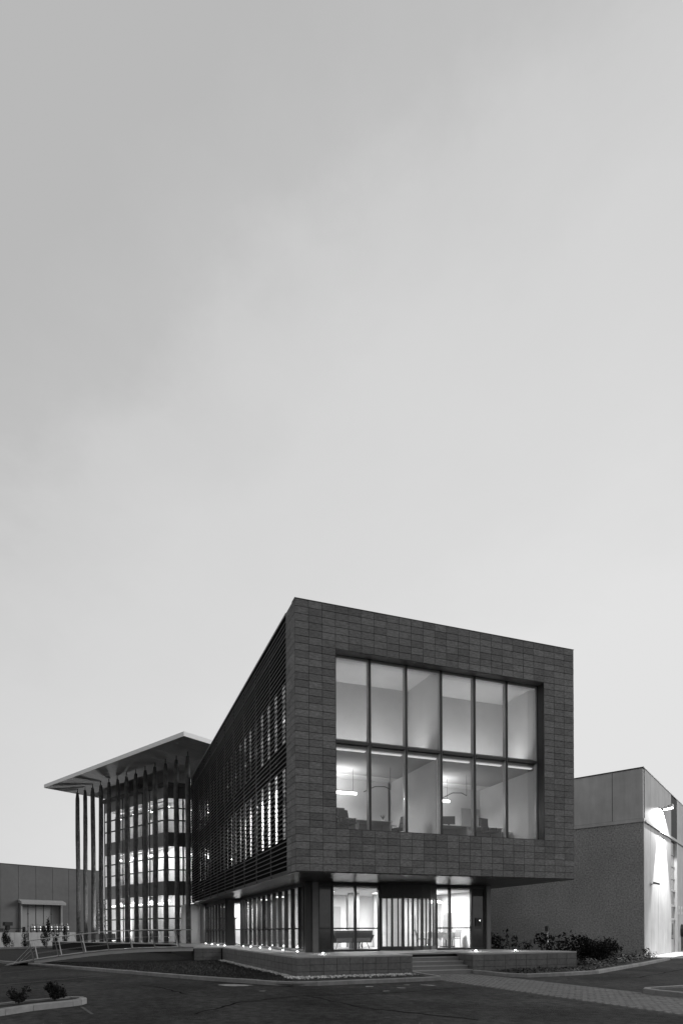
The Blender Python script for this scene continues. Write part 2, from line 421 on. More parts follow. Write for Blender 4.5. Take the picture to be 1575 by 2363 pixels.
# white pebbles along the foot of the terrace
b = MB()
for i in range(1500):
    if i % 3:
        x, y = random.uniform(-.42, .0), random.uniform(-.9, 12.6)
        if y < 0: x = random.uniform(-.4, 4.3)
        else: x = -abs(random.gauss(.0, .14)) - .03
    else:
        x, y = random.uniform(-.5, 4.35), -abs(random.gauss(.25, .3)) - .02
        if y < -1.6: y = -.3
    r = random.uniform(.022, .05); z = .06 + r * .45
    c, s_ = math.cos(i), math.sin(i)
    b.add([(x + r * c, y + r * s_, z), (x - r * s_, y + r * c, z), (x - r * c, y - r * s_, z), (x + r * s_, y - r * c, z), (x, y, z + r * .7), (x, y, z - r * .7)],
          [(0, 1, 4), (1, 2, 4), (2, 3, 4), (3, 0, 4), (1, 0, 5), (2, 1, 5), (3, 2, 5), (0, 3, 5)])
o = b.build('pebbles', 'pebbles', kind='stuff', smooth=True); o['label'] = 'white pebbles strewn along the foot of the terrace wall'; o['category'] = 'pebbles'

# =================================================================== OFFICE BUILDING
ob = thing('office_building', 'dark tiled box office building with a large lit window above a glazed ground floor', 'building')
Z0, Z1, XW, YD = 3.72, 13.10, 12.024, 26.5
TW, TH = XW / 24, (Z1 - Z0) / 37
ox0, ox1, oz0, oz1 = 3 * TW, 21 * TW, Z0 + 6 * TH, Z0 + 31 * TH
tile = MB().bev(-TW / 2 + .006, TW / 2 - .006, 0, .03, .007, TH - .007, .004).mesh('wall_tile', 'tile')
slots = []
for i in range(24):
    for j in range(37):
        if 3 <= i < 21 and 6 <= j < 31: continue
        slots.append((((i + .5) * TW, 0, Z0 + j * TH), 0))
# nearest first
slots.sort(key=lambda s: (s[0][0] * .6 + abs(s[0][2] - 5) * .35))
for (p, rz) in slots[:300]:
    link('wall_tile', tile, ob, (p[0], random.uniform(-.0025, .0025), p[2]), rz)
b = MB()
for (p, rz) in slots[300:]:
    d = random.uniform(-.0025, .0025)
    b.bev(p[0] - TW / 2 + .006, p[0] + TW / 2 - .006, d, .03, p[2] + .007, p[2] + TH - .007, .004)
for j in range(37):
    for i in range(2):
        y0 = .03 + i * .5; z = Z0 + j * TH; d = random.uniform(-.002, .002)
        b.add([(d, y0 + .005, z + .007), (d, y0 + .495, z + .007), (d, y0 + .495, z + TH - .007), (d, y0 + .005, z + TH - .007),
               (.03, y0 + .005, z + .007), (.03, y0 + .495, z + .007), (.03, y0 + .495, z + TH - .007), (.03, y0 + .005, z + TH - .007)],
              [(3, 2, 1, 0), (0, 1, 5, 4), (1, 2, 6, 5), (2, 3, 7, 6), (3, 0, 4, 7)])
for i in range(53):
    for j in range(37):
        y0 = .03 + i * .5; z = Z0 + j * TH
        b.add([(XW, y0 + .005, z + .007), (XW, y0 + .495, z + .007), (XW, y0 + .495, z + TH - .007), (XW, y0 + .005, z + TH - .007)], [(0, 1, 2, 3)])
b.build('wall_tile_field', 'tile', ob, 'stuff')
# backing walls behind the tiles
b = MB()
b.box(.03, ox0, .031, .5, Z0, Z1 - .02).box(ox1, XW - .03, .031, .5, Z0, Z1 - .02)
b.box(ox0, ox1, .031, .5, Z0, oz0 - .001).box(ox0, ox1, .031, .5, oz1, Z1 - .02)
b.box(.03, .5, .5, 1.02, Z0, Z1 - .02)
b.box(XW - .3, XW - .03, .5, YD, Z0, Z1 - .02).box(.3, XW - .3, YD - .3, YD, Z0, Z1 - .02)
b.build('wall_core', 'joint', ob)
b = MB().box(ox0, ox0 + .012, .0, .4, oz0, oz1).box(ox1 - .012, ox1, .0, .4, oz0, oz1).box(ox0 + .012, ox1 - .012, .0, .4, oz1 - .012, oz1)
b.build('window_reveal', 'black', ob)
bx('window_sill', 'facade', ob, ox0 + .012, ox1 - .012, .001, .4, oz0, oz0 + .015)
MB().box(.32, XW - .32, .52, YD - .32, Z1 - .35, Z1 - .06).build('roof', 'facade', ob)
MB().box(-.012, .72, 1.03, YD, Z1 - .06, Z1 + .015).box(-.008, XW + .01, -.012, .32, Z1 + .0, Z1 + .018).build('coping', 'framelight', ob)
# soffit panels
for i in range(12):
    for j in range(9):
        x0 = .02 + i * (XW - .04) / 12; y0 = .02 + j * (YD - .04) / 9
        MB().box(x0 + .006, x0 + (XW - .04) / 12 - .006, y0 + .006, y0 + (YD - .04) / 9 - .006, Z0 - .03, Z0 - .003).build('soffit_panel', 'soffit', ob)
bx('soffit_core', 'dark', ob, .3, XW - .3, .5, YD - .3, Z0 + .001, Z0 + .2)
# louvres on the long side
me = MB().box(-.016, .016, 1.035, YD - .02, -.017, .017).mesh('louvre', 'louvre')
nl = 51
for i in range(nl):
    link('louvre', me, ob, (.03, 0, Z0 + .1 + i * .1805))
bx('louvre_end_trim', 'louvre', ob, .01, .06, YD - .02, YD + .02, Z0, Z1 - .07)
for i in range(12):
    y = 1.1 + i * 2.26
    MB().box(.06, .1, y - .03, y + .03, Z0, Z1 - .07).build('louvre_post', 'dark', ob)
# curtain wall behind louvres: fins, spandrels, panes
fx = .62
for lo, hi in ((Z0, 5.3), (8.15, 9.15), (11.6, Z1 - .065)):
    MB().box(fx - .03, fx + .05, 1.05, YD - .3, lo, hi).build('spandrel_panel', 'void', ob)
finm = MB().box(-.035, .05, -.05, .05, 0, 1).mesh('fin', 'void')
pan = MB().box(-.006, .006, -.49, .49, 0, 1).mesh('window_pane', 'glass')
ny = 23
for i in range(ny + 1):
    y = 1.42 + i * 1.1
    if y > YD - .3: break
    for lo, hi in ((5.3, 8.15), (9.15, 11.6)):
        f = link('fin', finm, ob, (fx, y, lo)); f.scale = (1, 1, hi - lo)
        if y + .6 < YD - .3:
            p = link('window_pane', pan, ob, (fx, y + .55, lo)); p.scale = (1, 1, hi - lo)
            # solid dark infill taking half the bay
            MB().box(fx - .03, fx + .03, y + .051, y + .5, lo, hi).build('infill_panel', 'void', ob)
# ---- front window
fw = thing('tmp', '', ''); bpy.data.objects.remove(fw)
win = MB()
yg = .40
gx0, gx1, gz0, gz1 = ox0 + .012, ox1 - .012, oz0 + .015, oz1 - .012
fr = .06
win.box(gx0, gx0 + fr, yg, yg + .14, gz0, gz1).box(gx1 - fr, gx1, yg, yg + .14, gz0, gz1)
win.box(gx0 + fr, gx1 - fr, yg, yg + .14, gz1 - .09, gz1).box(gx0 + fr, gx1 - fr, yg, yg + .14, gz0, gz0 + .05)
window = win.build('window', 'framebody', ob)
zt = 8.46
mod = (ox1 - ox0) / 6
for i in range(1, 6):
    x = ox0 + i * mod
    MB().box(x - .032, x + .032, yg - .05, yg, gz0, gz1).build('mullion', 'frame', window)
    MB().box(x - .06, x + .06, yg + .001, yg + .15, gz0 + .05, gz1 - .09).build('mullion_body', 'framebody', window)
for i in range(6):
    x0, x1 = ox0 + i * mod + .061, ox0 + (i + 1) * mod - .061
    MB().box(x0, x1, yg - .05, yg + .12, zt - .045, zt + .045).build('transom', 'frame', window)
    MB().box(x0, x1, yg + .06, yg + .072, gz0 + .05, zt - .045).build('pane', 'glass', window)
    MB().box(x0, x1, yg + .06, yg + .072, zt + .045, gz1 - .09).build('pane', 'glass', window)
    MB().box(x0 + .02, x1 - .02, yg + .2, yg + .3, 8.25, 8.285).build('self_lit_strip', 'strip', window)  # white trim made to glow, in place of room light falling on it
# ---- interior structure of the two upper storeys
ix0, ix1 = .72, XW - .32
bx('floor_slab', 'floor', ob, ix0, ix1, .52, YD - .32, 4.95, 5.18)
bx('floor_slab', 'floor', ob, ix0, ix1, .56, YD - .32, 8.44, 8.62)
bx('lower_ceiling', 'ceild', ob, ix0, ix1, .56, 3.8, 8.32, 8.43)
bx('lower_ceiling', 'ceil', ob, ix0, ix1, 3.8, YD - .35, 8.30, 8.43)
bx('upper_ceiling', 'ceil', ob, ix0, ix1, .52, YD - .35, 11.75, 11.9)
bx('inner_wall', 'offw', ob, ix0, ix1, 2.83, 2.93, 8.62, 11.75)
bx('inner_wall', 'offw', ob, ix0, 5.9, 4.5, 4.6, 5.18, 8.3)
bx('inner_wall', 'offw', ob, 6.15, ix1, 4.5, 4.6, 5.18, 8.3)
bx('partition', 'offw', ob, 6.0, 6.12, .56, 2.83, 8.62, 11.75)
bx('partition', 'offw', ob, 6.0, 6.14, .75, 4.5, 5.18, 8.3)
bx('partition_end', 'white', ob, 6.02, 6.18, .6, .749, 5.18, 8.3)
bx('side_wall', 'offw', ob, 10.78, 10.9, .56, 2.83, 8.62, 11.75)
bx('side_wall', 'offw', ob, 10.75, 10.9, .56, 4.5, 5.18, 8.3)
bx('side_wall', 'offw', ob, .92, 1.0, .56, 2.83, 8.62, 11.75)
bx('side_wall', 'offw', ob, .92, 1.0, 1.2, 4.5, 5.18, 8.3)
# deep rooms behind the louvres
for y_ in (6.6, 8.8, 11.0, 13.4, 16.0, 18.8, 21.6, 24.2):
    bx('room_partition', 'white', ob, .95, 3.19, y_, y_ + .1, 5.18, 8.3)
bx('inner_wall', 'white', ob, 3.2, 3.3, 4.6, YD - .4, 5.18, 8.3)
bx('inner_wall', 'offw', ob, 3.2, 3.3, 2.93, YD - .4, 8.62, 11.75)

# floor uplights in the upper rooms, ceiling strips below
for i, (xa, xb) in enumerate(((1.3, 5.7), (6.4, 10.5))):
    t = thing('floor_uplight', 'long floor uplight washing the %s upper room wall behind the window' % ('left', 'right')[i], 'light', ((xa + xb) / 2, 1.7, 8.62), 0, 'uplights in the upper rooms')
    hw = (xb - xa) / 2
    MB().box(-hw, hw, -.08, .08, 0, .07).build('housing', 'framelight', t)
    MB().box(-hw + .03, hw - .03, -.06, .06, .07, .075).build('lens', 'strip', t)
    light('uplight_lamp', 'AREA', (0, 0, .1), 46, sx=hw * 2, sy=.12, parent=t, aim=(0, .25, 1))
for i, (xc, yc, ln) in enumerate(((2.9, 3.0, 1.5), (7.6, 3.1, 1.1))):
    t = thing('pendant_lamp', 'glowing tube pendant over the desks in the %s lower office' % ('left', 'right')[i], 'lamp', (xc, yc, 7.3), 0, 'tube pendants in the offices')
    MB().tube((-ln / 2, 0, 0), (ln / 2, 0, 0), .05, None, 10).build('tube', 'tubelamp', t)
    MB().box(-ln / 2, ln / 2, -.07, .07, .06, .1).build('reflector', 'white', t)
    for sx in (-.4, .4): MB().tube((sx * ln, 0, .1), (sx * ln, 0, 1.0), .008, None, 5).build('cord', 'dark', t)
    light('pendant_glow', 'AREA', (0, .1, .14), 42, sx=ln, sy=.12, parent=t, aim=(0, .5, 1))
    light('pendant_down', 'AREA', (0, 0, -.07), 75, sx=ln, sy=.12, parent=t, aim=(0, 0, -1))
t = thing('air_diffuser', 'square ceiling air diffuser in the left lower office', 'vent', (2.7, 4.05, 8.29), 0, 'ceiling diffusers')
MB().box(-.35, .35, -.15, .15, -.03, 0).build('grille', 'greyw', t); MB().box(-.25, .25, -.09, .09, -.035, -.031).build('slot', 'dark', t)
copy_tree(t, (7.9, 4.05, 8.29), 0, 'square ceiling air diffuser in the right lower office')
# lights in rooms behind louvres
for i, (y, p1, p2) in enumerate(((5.55, 900, 30), (7.75, 700, 10), (9.95, 420, 6), (12.3, 90, 5), (14.8, 45, 6), (17.5, 12, 5), (20.3, 12, 4))):
    for z, p, nm in ((8.27, p1, 'lower'), (11.72, p2, 'upper')):
        t = thing('ceiling_light', 'linear ceiling light behind the louvres, %s floor, %s bay from the front' % (nm, ('first', 'second', 'third', 'fourth', 'fifth', 'sixth', 'last')[i]), 'light', (1.9, y, z), 0, 'ceiling lights behind the louvres')
        MB().box(-.12, .12, -.6, .6, -.04, 0).build('housing', 'white', t)
        MB().box(-.09, .09, -.57, .57, -.046, -.041).build('diffuser', 'strip', t)
        light('ceiling_lamp', 'AREA', (0, 0, -.07), p, sx=.2, sy=1.1, parent=t, aim=(0, 0, -1))

# ---- ground floor
GZ = .79
gl_y, gl_x = 3.72, 1.72
for nm, x0, x1, y0, y1 in (('pier', 1.95, 2.2, 3.66, 3.95), ('pier', 10.5, 10.72, 3.66, 3.95)):
    bx(nm, 'framelight', ob, x0, x1, y0, y1, TZ, Z0 - .031)
bx('corner_return', 'dark', ob, 1.66, 1.945, 3.76, 3.94, TZ, Z0 - .031)
# heads and sills
bx('head_beam', 'dark', ob, 2.2, 10.5, 3.74, 3.9, 3.56, Z0 - .031)
bx('sill', 'dark', ob, 2.2, 5.1, 3.74, 3.88, TZ, .85)
bx('sill', 'dark', ob, 7.85, 10.5, 3.74, 3.88, TZ, .85)
vm = lambda x, w=.045, z0=.85, z1=3.56: MB().box(x - w, x + w, 3.75, 3.87, z0, z1).build('mullion', 'dark', ob)
front = [2.24, 2.87, 3.93, 5.05]
for x in front: vm(x)
right = [7.86, 8.6, 9.76, 10.46]
for x in right: vm(x)
for xs in (front, right):
    for a, c in zip(xs, xs[1:]):
        MB().box(a + .045, c - .045, 3.76, 3.86, 1.72, 1.78).build('transom', 'dark', ob)
        dk = (xs is front and a == 2.24) or (xs is right and a == 9.76)
        for z0, z1 in ((.85, 1.72), (1.78, 3.56)):
            if dk:
                MB().box(a + .045, c - .045, 3.80, 3.83, z0, z1 - (.0 if xs is front else (.35 if z1 > 3 else 0))).build('dark_pane', 'darkglass', ob)
                if xs is right and z1 > 3: MB().box(a + .045, c - .045, 3.80, 3.83, 3.21, z1).build('blank_panel', 'black', ob)
            else: MB().box(a + .045, c - .045, 3.81, 3.822, z0, z1).build('pane', 'glass', ob)
# entrance bay: shallow faceted drum
door = MB(); P = []
cx, rw, dp = 6.45, 1.40, .62
for i in range(7):
    t = -1 + 2 * i / 6
    P.append((cx + t * rw, 3.72 - dp * math.sqrt(max(0, 1 - (t * .92) ** 2)) + .2))
pts = [(cx - rw, 3.9)] + P + [(cx + rw, 3.9)]
ent = MB().prism(pts, 3.04, Z0 - .033).build('entrance_bay', 'facade', ob)
MB().prism([(a, c - .02 if 0 < k_ < 8 else c) for k_, (a, c) in enumerate(pts)], TZ + .001, TZ + .03).build('threshold', 'steel', ent)
for i, (x, y) in enumerate(P):
    w = .05 if i in (0, 2, 4, 6) else .035
    MB().box(x - w, x + w, y, y + .09, TZ + .03, 3.04).build('post', 'dark', ent)
for (a, c) in zip(P, P[1:]):
    d = Vector((c[0] - a[0], c[1] - a[1], 0)); L_ = d.length; ang = math.atan2(d.y, d.x)
    p = link('door_pane', MB().box(.05, L_ - .04, .03, .042, TZ + .2, 3.02).mesh('door_pane', 'glass'), ent, (a[0], a[1], 0), ang)
    q = link('kick_plate', MB().box(.04, L_ - .03, .02, .06, TZ + .03, TZ + .2).mesh('kick_plate', 'frame'), ent, (a[0], a[1], 0), ang)
    r_ = link('stile', MB().box(L_ * .48, L_ * .48 + .05, .02, .06, TZ + .2, 3.04).mesh('stile', 'dark'), ent, (a[0], a[1], 0), ang)
for s_ in (-.08, .08):
    MB().tube((cx + s_, 3.28, 1.5), (cx + s_, 3.28, 2.3), .015, None, 6).build('handle', 'steel', ent)
bx('side_glazing_frame', 'dark', ob, 5.14, 5.2, 3.76, 3.86, .85, 3.56)
# left side glazing
sides = [3.98] + [4.61 + .975 * i for i in range(12)]
bx('side_head_beam', 'dark', ob, gl_x - .05, gl_x + .12, 3.95, 15.4, 3.52, Z0 - .031)
bx('side_sill', 'dark', ob, gl_x - .04, gl_x + .1, 3.95, 15.4, TZ, .88)
for i, y in enumerate(sides):
    MB().box(gl_x - .09, gl_x + .09, y - .035, y + .035, .88, 3.52).build('side_mullion', 'dark', ob)
    if i + 1 < len(sides):
        y2 = sides[i + 1]
        MB().box(gl_x - .03, gl_x + .05, y + .035, y2 - .035, 1.72, 1.78).build('side_transom', 'dark', ob)
        if i == 0:
            MB().box(gl_x - .01, gl_x + .02, y + .035, y2 - .035, .88, 1.72).build('dark_pane', 'darkglass', ob)
            MB().box(gl_x - .01, gl_x + .02, y + .035, y2 - .035, 1.78, 3.52).build('dark_pane', 'darkglass', ob)
        else:
            MB().box(gl_x, gl_x + .012, y + .035, y2 - .035, .88, 1.72).build('side_pane', 'glass', ob)
            MB().box(gl_x, gl_x + .012, y + .035, y2 - .035, 1.78, 3.52).build('side_pane', 'glass', ob)
# step in plan: the next stretch of glazing sits further out, with a bright glazed gap
bx('return_pier', 'dark', ob, 1.05, 1.5, 16.55, 16.75, TZ, Z0 - .031)
bx('return_pier', 'dark', ob, 1.62, 1.9, 15.35, 15.55, TZ, Z0 - .031)
bx('return_head', 'dark', ob, 1.5, 1.9, 16.5, 16.62, 3.42, Z0 - .031)
bx('return_transom', 'dark', ob, 1.5, 2.3, 16.5, 16.56, 1.72, 1.78)
bx('return_wall', 'white', ob, 1.3, 3.2, 17.6, 17.7, GZ, 3.6)
gx = 1.0
for i in range(9):
    y = 16.75 + i * 1.07
    MB().box(gx - .08, gx + .08, y - .035, y + .035, .88, 3.45).build('side_mullion', 'dark', ob)
    if i < 8:
        MB().box(gx - .03, gx + .05, y + .035, y + 1.035, 1.72, 1.78).build('side_transom', 'dark', ob)
        MB().box(gx, gx + .012, y + .035, y + 1.035, .88, 1.72).build('side_pane', 'glass', ob)
        MB().box(gx, gx + .012, y + .035, y + 1.035, 1.78, 3.45).build('side_pane', 'glass', ob)
bx('side_head_beam', 'dark', ob, gx - .05, gx + .12, 16.75, 25.4, 3.45, Z0 - .031)
bx('side_sill', 'dark', ob, gx - .04, gx + .1, 16.75, 25.4, TZ, .88)
MB().tube((.75, 24.1, TZ), (.75, 24.1, Z0 - .03), .2, None, 16).build('round_column', 'framelight', ob, smooth=False)
bx('link_wall', 'white', ob, -.6, 1.2, 25.7, 25.9, TZ, Z0 - .031)
# ground floor interior
bx('lobby_floor', 'floor', ob, 1.85, 10.5, 3.9, 25.6, TZ + .002, GZ)
bx('lobby_ceiling', 'white', ob, 1.85, 10.5, 3.92, 25.6, 3.5, 3.55)
bx('lobby_wall', 'offw', ob, 2.3, 5.6, 8.6, 8.7, GZ, 3.5)
bx('lobby_wall', 'greyw', ob, 5.05, 5.6, 7.0, 7.1, GZ, 3.5)
bx('lobby_wall', 'white', ob, 5.6, 10.6, 9.6, 9.7, GZ, 3.5)
bx('lobby_panel', 'greyw', ob, 8.6, 9.55, 8.2, 8.28, GZ, 3.2)
bx('lobby_panel', 'greyw', ob, 10.1, 10.7, 7.6, 7.68, GZ, 3.25)
bx('lobby_side_wall', 'white', ob, 10.62, 10.7, 4.0, 9.6, GZ, 3.5)
bx('lobby_pillar', 'greyw', ob, 6.0, 6.25, 8.9, 9.15, GZ, 3.5)
bx('lobby_pillar', 'offw', ob, 7.0, 7.2, 8.2, 8.4, GZ, 3.5)
bx('corridor_wall', 'offw', ob, 3.6, 3.7, 8.7, 25.5, GZ, 3.5)
for i in range(7):
    y = 9.3 + i * 1.25
    bx('corridor_pilaster', 'greyw', ob, 3.1, 3.6, y, y + .5, GZ, 3.5)
for i, (x, y, p) in enumerate(((3.6, 6.2, 200), (6.4, 6.4, 200), (9.1, 6.2, 240), (2.6, 10.6, 90), (2.6, 13.4, 70), (2.3, 16.9, 70), (2.2, 20.3, 50), (2.2, 23.5, 40))):
    nm = ('left part of the lobby', 'middle of the lobby', 'right part of the lobby', 'corridor just behind the lobby', 'middle of the side corridor', 'bright recess beside the corridor', 'far corridor before the round column', 'far end of the corridor')[i]
    t = thing('ceiling_light', 'flat square ceiling light in the ground floor, %s' % nm, 'light', (x, y, 3.5), 0, 'ground floor ceiling lights')
    MB().box(-.3, .3, -.3, .3, -.04, 0).build('housing', 'white', t)
    MB().box(-.26, .26, -.26, .26, -.046, -.041).build('diffuser', 'tubelamp', t)
    light('ceiling_lamp', 'AREA', (0, 0, -.07), p, sx=.55, sy=.55, parent=t, aim=(0, 0, -1))

# =================================================================== FURNITURE SEEN THROUGH THE GLASS
t = thing('sofa', 'dark two-seat sofa on thin metal legs, back turned to the lobby window', 'sofa', (4.75, 6.3, GZ), .05)
MB().box(-.95, .95, -.4, .4, .3, .46).build('seat', 'fabric', t)
MB().hull([(-.95, -.42, .3), (.95, -.42, .3), (.95, -.28, .3), (-.95, -.28, .3)], [(-.98, -.52, .86), (.98, -.52, .86), (.98, -.38, .88), (-.98, -.38, .88)]).build('backrest', 'fabric', t)
for sx in (-1, 1):
    MB().hull([(sx * .95, -.4, .3), (sx * .83, -.4, .3), (sx * .83, .4, .3), (sx * .95, .4, .3)], [(sx * 1.12, -.45, .66), (sx * .98, -.45, .66), (sx * .98, .4, .64), (sx * 1.12, .4, .64)]).build('armrest', 'fabric', t)
    MB().box(sx * .47 - .4, sx * .47 + .4, -.46, -.425, .34, .78).build('back_cushion', 'fabricl', t)
    for sy in (-.33, .33): MB().tube((sx * .75, sy, .3), (sx * .88, sy * 1.15, 0), .015, None, 6).build('leg', 'dark', t)
t = thing('flower_bowl', 'small bowl with cut flowers beyond the sofa', 'bowl', (5.3, 6.75, GZ + .62))
MB().lathe([(.05, 0), (.16, .1), (.17, .13)], n=12).build('bowl', 'greyw', t)
b = MB()
for i in range(24):
    a = random.uniform(0, 6.28); r = random.uniform(0, .14); z = .15 + random.uniform(0, .12)
    b.box(r * math.cos(a) - .025, r * math.cos(a) + .025, r * math.sin(a) - .025, r * math.sin(a) + .025, z, z + .04)
b.build('flowers', 'fabricl', t)
t = thing('side_table', 'low side table carrying the flower bowl behind the sofa', 'table', (5.3, 6.75, GZ))
MB().box(-.3, .3, -.2, .2, .58, .62).build('top', 'dark', t)
for sx in (-.26, .26):
    for sy in (-.16, .16): MB().box(sx - .02, sx + .02, sy - .02, sy + .02, 0, .58).build('leg', 'dark', t)
t = thing('lobby_door', 'closed dark door in the white wall behind the sofa', 'door', (4.85, 8.55, GZ))
MB().box(-.42, .42, -.04, .03, 0, 2.1).build('door_leaf', 'greyw', t); MB().box(.3, .38, -.08, -.045, 1.0, 1.04).build('handle', 'steel', t)
t = thing('display_table', 'table with a draped white cloth right of the entrance', 'table', (9.35, 6.0, GZ))
MB().box(-.75, .75, -.35, .35, .74, .77).build('tabletop', 'cloth', t)
b = MB()
for i in range(20):
    x = -.76 + i * .076; z = .45 + .1 * math.sin(i * 1.3) + random.uniform(-.04, .04)
    b.add([(x, -.36 - .02 * (i % 2), .77), (x + .076, -.36 - .02 * ((i + 1) % 2), .77), (x + .076, -.38, z), (x, -.38, z)], [(0, 1, 2, 3)])
b.build('cloth_drop', 'cloth', t)
for sx in (-.68, .68):
    for sy in (-.28, .28): MB().box(sx - .02, sx + .02, sy - .02, sy + .02, 0, .74).build('leg', 'dark', t)
def chair(label, loc, rz, m='dark'):
    t = thing('chair', label, 'chair', loc, rz, 'lobby chairs')
    MB().box(-.22, .22, -.22, .22, .43, .47).build('seat', m, t)
    MB().hull([(-.2, .19, .5), (.2, .19, .5), (.2, .22, .5), (-.2, .22, .5)], [(-.2, .3, .9), (.2, .3, .9), (.2, .33, .9), (-.2, .33, .9)]).build('backrest', m, t)
    for sx in (-.19, .19):
        for sy in (-.19, .19): MB().tube((sx, sy, .43), (sx * 1.1, sy * 1.15, 0), .014, None, 6).build('leg', 'dark', t)
        MB().tube((sx, .19, .43), (sx, .22, .55), .012, None, 6).build('back_strut', 'dark', t)
    return t
chair('dark chair just inside the entrance doors', (8.1, 5.4, GZ), 1.2)
chair('pale chair right of the cloth covered table', (10.05, 5.6, GZ), -1.3, 'fabricl')
t = thing('display_board', 'upright grey display board near the right lobby wall', 'board', (10.3, 6.6, GZ))
MB().box(-.28, .28, -.03, .03, .05, 1.75).build('panel', 'greyw', t); MB().box(-.32, .32, -.16, .16, 0, .05).build('foot', 'dark', t)
t = thing('pendant_lamp', 'wide white dish pendant above the cloth covered table', 'lamp', (9.0, 5.6, 3.0))
MB().lathe([(.05, .12), (.3, .04), (.33, 0), (.31, -.02)], n=18).build('shade', 'tubelamp', t); MB().tube((0, 0, .1), (0, 0, .5), .01, None, 5).build('cord', 'dark', t)
t = thing('control_box', 'small black control box with a lit indicator at the right pier', 'box', (10.12, 3.76, 1.82))
MB().box(-.16, .16, 0, .035, 0, .38).build('housing', 'black', t); MB().box(.05, .09, -.006, -.001, .25, .29).build('indicator', 'tubelamp', t)
t = thing('coat_stand', 'dark hooked coat stand against the bright recess', 'coat stand', (1.62, 16.95, GZ))
MB().tube((0, 0, 0), (0, 0, 1.75), .03, .022, 8).build('pole', 'black', t)
b = MB()
for i in range(6):
    a = i * math.pi / 3; c, s_ = math.cos(a), math.sin(a)
    b.path([(0, 0, 1.6), (c * .16, s_ * .16, 1.72), (c * .24, s_ * .24, 1.9)], .016, 5)
b.build('hook', 'black', t)
b = MB()
for i in range(4):
    a = i * math.pi / 2; b.tube((0, 0, .1), (math.cos(a) * .3, math.sin(a) * .3, .01), .02, None, 5)
b.build('foot', 'black', t)
def desk(label, loc, rz, w=1.6, screen=None):
    t = thing('office_desk', label, 'desk', loc, rz, 'office desks behind the big window')
    MB().box(-w / 2, w / 2, -.4, .4, .72, .75).build('desktop', 'greyw', t)
    for sx in (-w / 2 + .04, w / 2 - .08): MB().box(sx, sx + .04, -.38, .38, 0, .72).build('side_panel', 'greyw', t)
    MB().box(-w / 2 + .09, w / 2 - .09, .3, .33, .2, .72).build('modesty_panel', 'greyw', t)
    return t
def monitor(label, loc, rz=0):
    t = thing('monitor', label, 'monitor', loc, rz, 'monitors on the office desks')
    MB().box(-.27, .27, -.02, .02, .12, .46).build('screen', 'screen', t)
    MB().box(-.03, .03, -.03, .0, .02, .14).build('neck', 'dark', t); MB().box(-.12, .12, -.09, .09, 0, .02).build('foot', 'dark', t)
    return t
FZ = 5.18
desk('desk at the left end of the big window', (2.25, 1.7, FZ), 0, 1.3)
desk('desk in the second window bay from the left', (3.75, 1.9, FZ), 0, 1.5)
desk('desk in the fourth window bay', (7.3, 1.9, FZ), 0, 1.4)
desk('desk under the monitor in the fifth window bay', (8.9, 1.9, FZ), 0, 1.6)
desk('desk at the right end of the big window', (10.1, 2.6, FZ), 0, 1.1)
monitor('square monitor facing away at the left end of the window', (2.3, 1.75, FZ + .75))
monitor('monitor standing on the fifth bay desk', (9.0, 1.9, FZ + .75), .15)
monitor('low monitor on the fourth bay desk', (7.35, 1.95, FZ + .75), -.3)
def ochair(label, loc, rz):
    t = thing('office_chair', label, 'chair', loc, rz, 'office chairs')
    MB().box(-.24, .24, -.24, .24, .45, .52).build('seat', 'fabric', t)
    MB().hull([(-.22, .2, .55), (.22, .2, .55), (.22, .26, .55), (-.22, .26, .55)], [(-.2, .3, 1.05), (.2, .3, 1.05), (.2, .35, 1.05), (-.2, .35, 1.05)]).build('backrest', 'fabric', t)
    MB().tube((0, 0, .06), (0, 0, .45), .03, None, 8).build('column', 'dark', t)
    b = MB()
    for i in range(5): b.tube((0, 0, .09), (.3 * math.cos(i * 1.257), .3 * math.sin(i * 1.257), .04), .02, None, 5)
    b.build('base', 'black', t)
    MB().path([(.26, -.1, .5), (.28, -.1, .68), (.28, .15, .68)], .015).build('armrest', 'black', t)
    MB().path([(-.26, -.1, .5), (-.28, -.1, .68), (-.28, .15, .68)], .015).build('armrest', 'black', t)
    return t
ochair('office chair right of the second bay desk', (4.85, 1.7, FZ), -1.4)
ochair('office chair behind the fifth bay desk', (8.8, 1.15, FZ), .3)
ochair('office chair behind the left end desk', (2.4, 1.05, FZ), .2)
t = thing('desk_plant', 'small pot plant on the second bay desk', 'plant', (4.3, 1.9, FZ + .75))
MB().lathe([(.05, 0), (.07, .12)], n=10).build('pot', 'white', t)
b = MB()
for i in range(14):
    a = random.uniform(0, 6.28); b.add([(0, 0, .12), (.03 * math.cos(a + .5) + .05 * math.cos(a), .03 * math.sin(a + .5) + .05 * math.sin(a), .24), (.11 * math.cos(a), .11 * math.sin(a), .34)], [(0, 1, 2)])
b.build('leaves', 'leaf', t)
# articulated wall lamps near the window
for lb, x in (('jointed wall lamp beside the second mullion', 4.3), ('jointed wall lamp in the fourth bay', 7.95)):
    t = thing('wall_lamp', lb, 'lamp', (x, 2.4, 7.45), 0, 'jointed lamps in the offices')
    MB().path([(-.6, 0, -.2), (-.1, 0, .05), (.35, 0, .08), (.6, 0, -.02)], .02).build('arm', 'framelight', t)
    MB().tube((.6, 0, -.02), (.6, 0, 1.1), .012, None, 5).build('rod', 'framelight', t)
t = thing('office_door', 'grey door and frame at the right end of the lower office', 'door', (10.2, 4.44, FZ))
MB().box(-.5, .5, -.02, .04, 0, 2.2).build('door_leaf', 'greyw', t); MB().box(-.42, -.34, -.08, -.025, 1.0, 1.04).build('handle', 'steel', t)

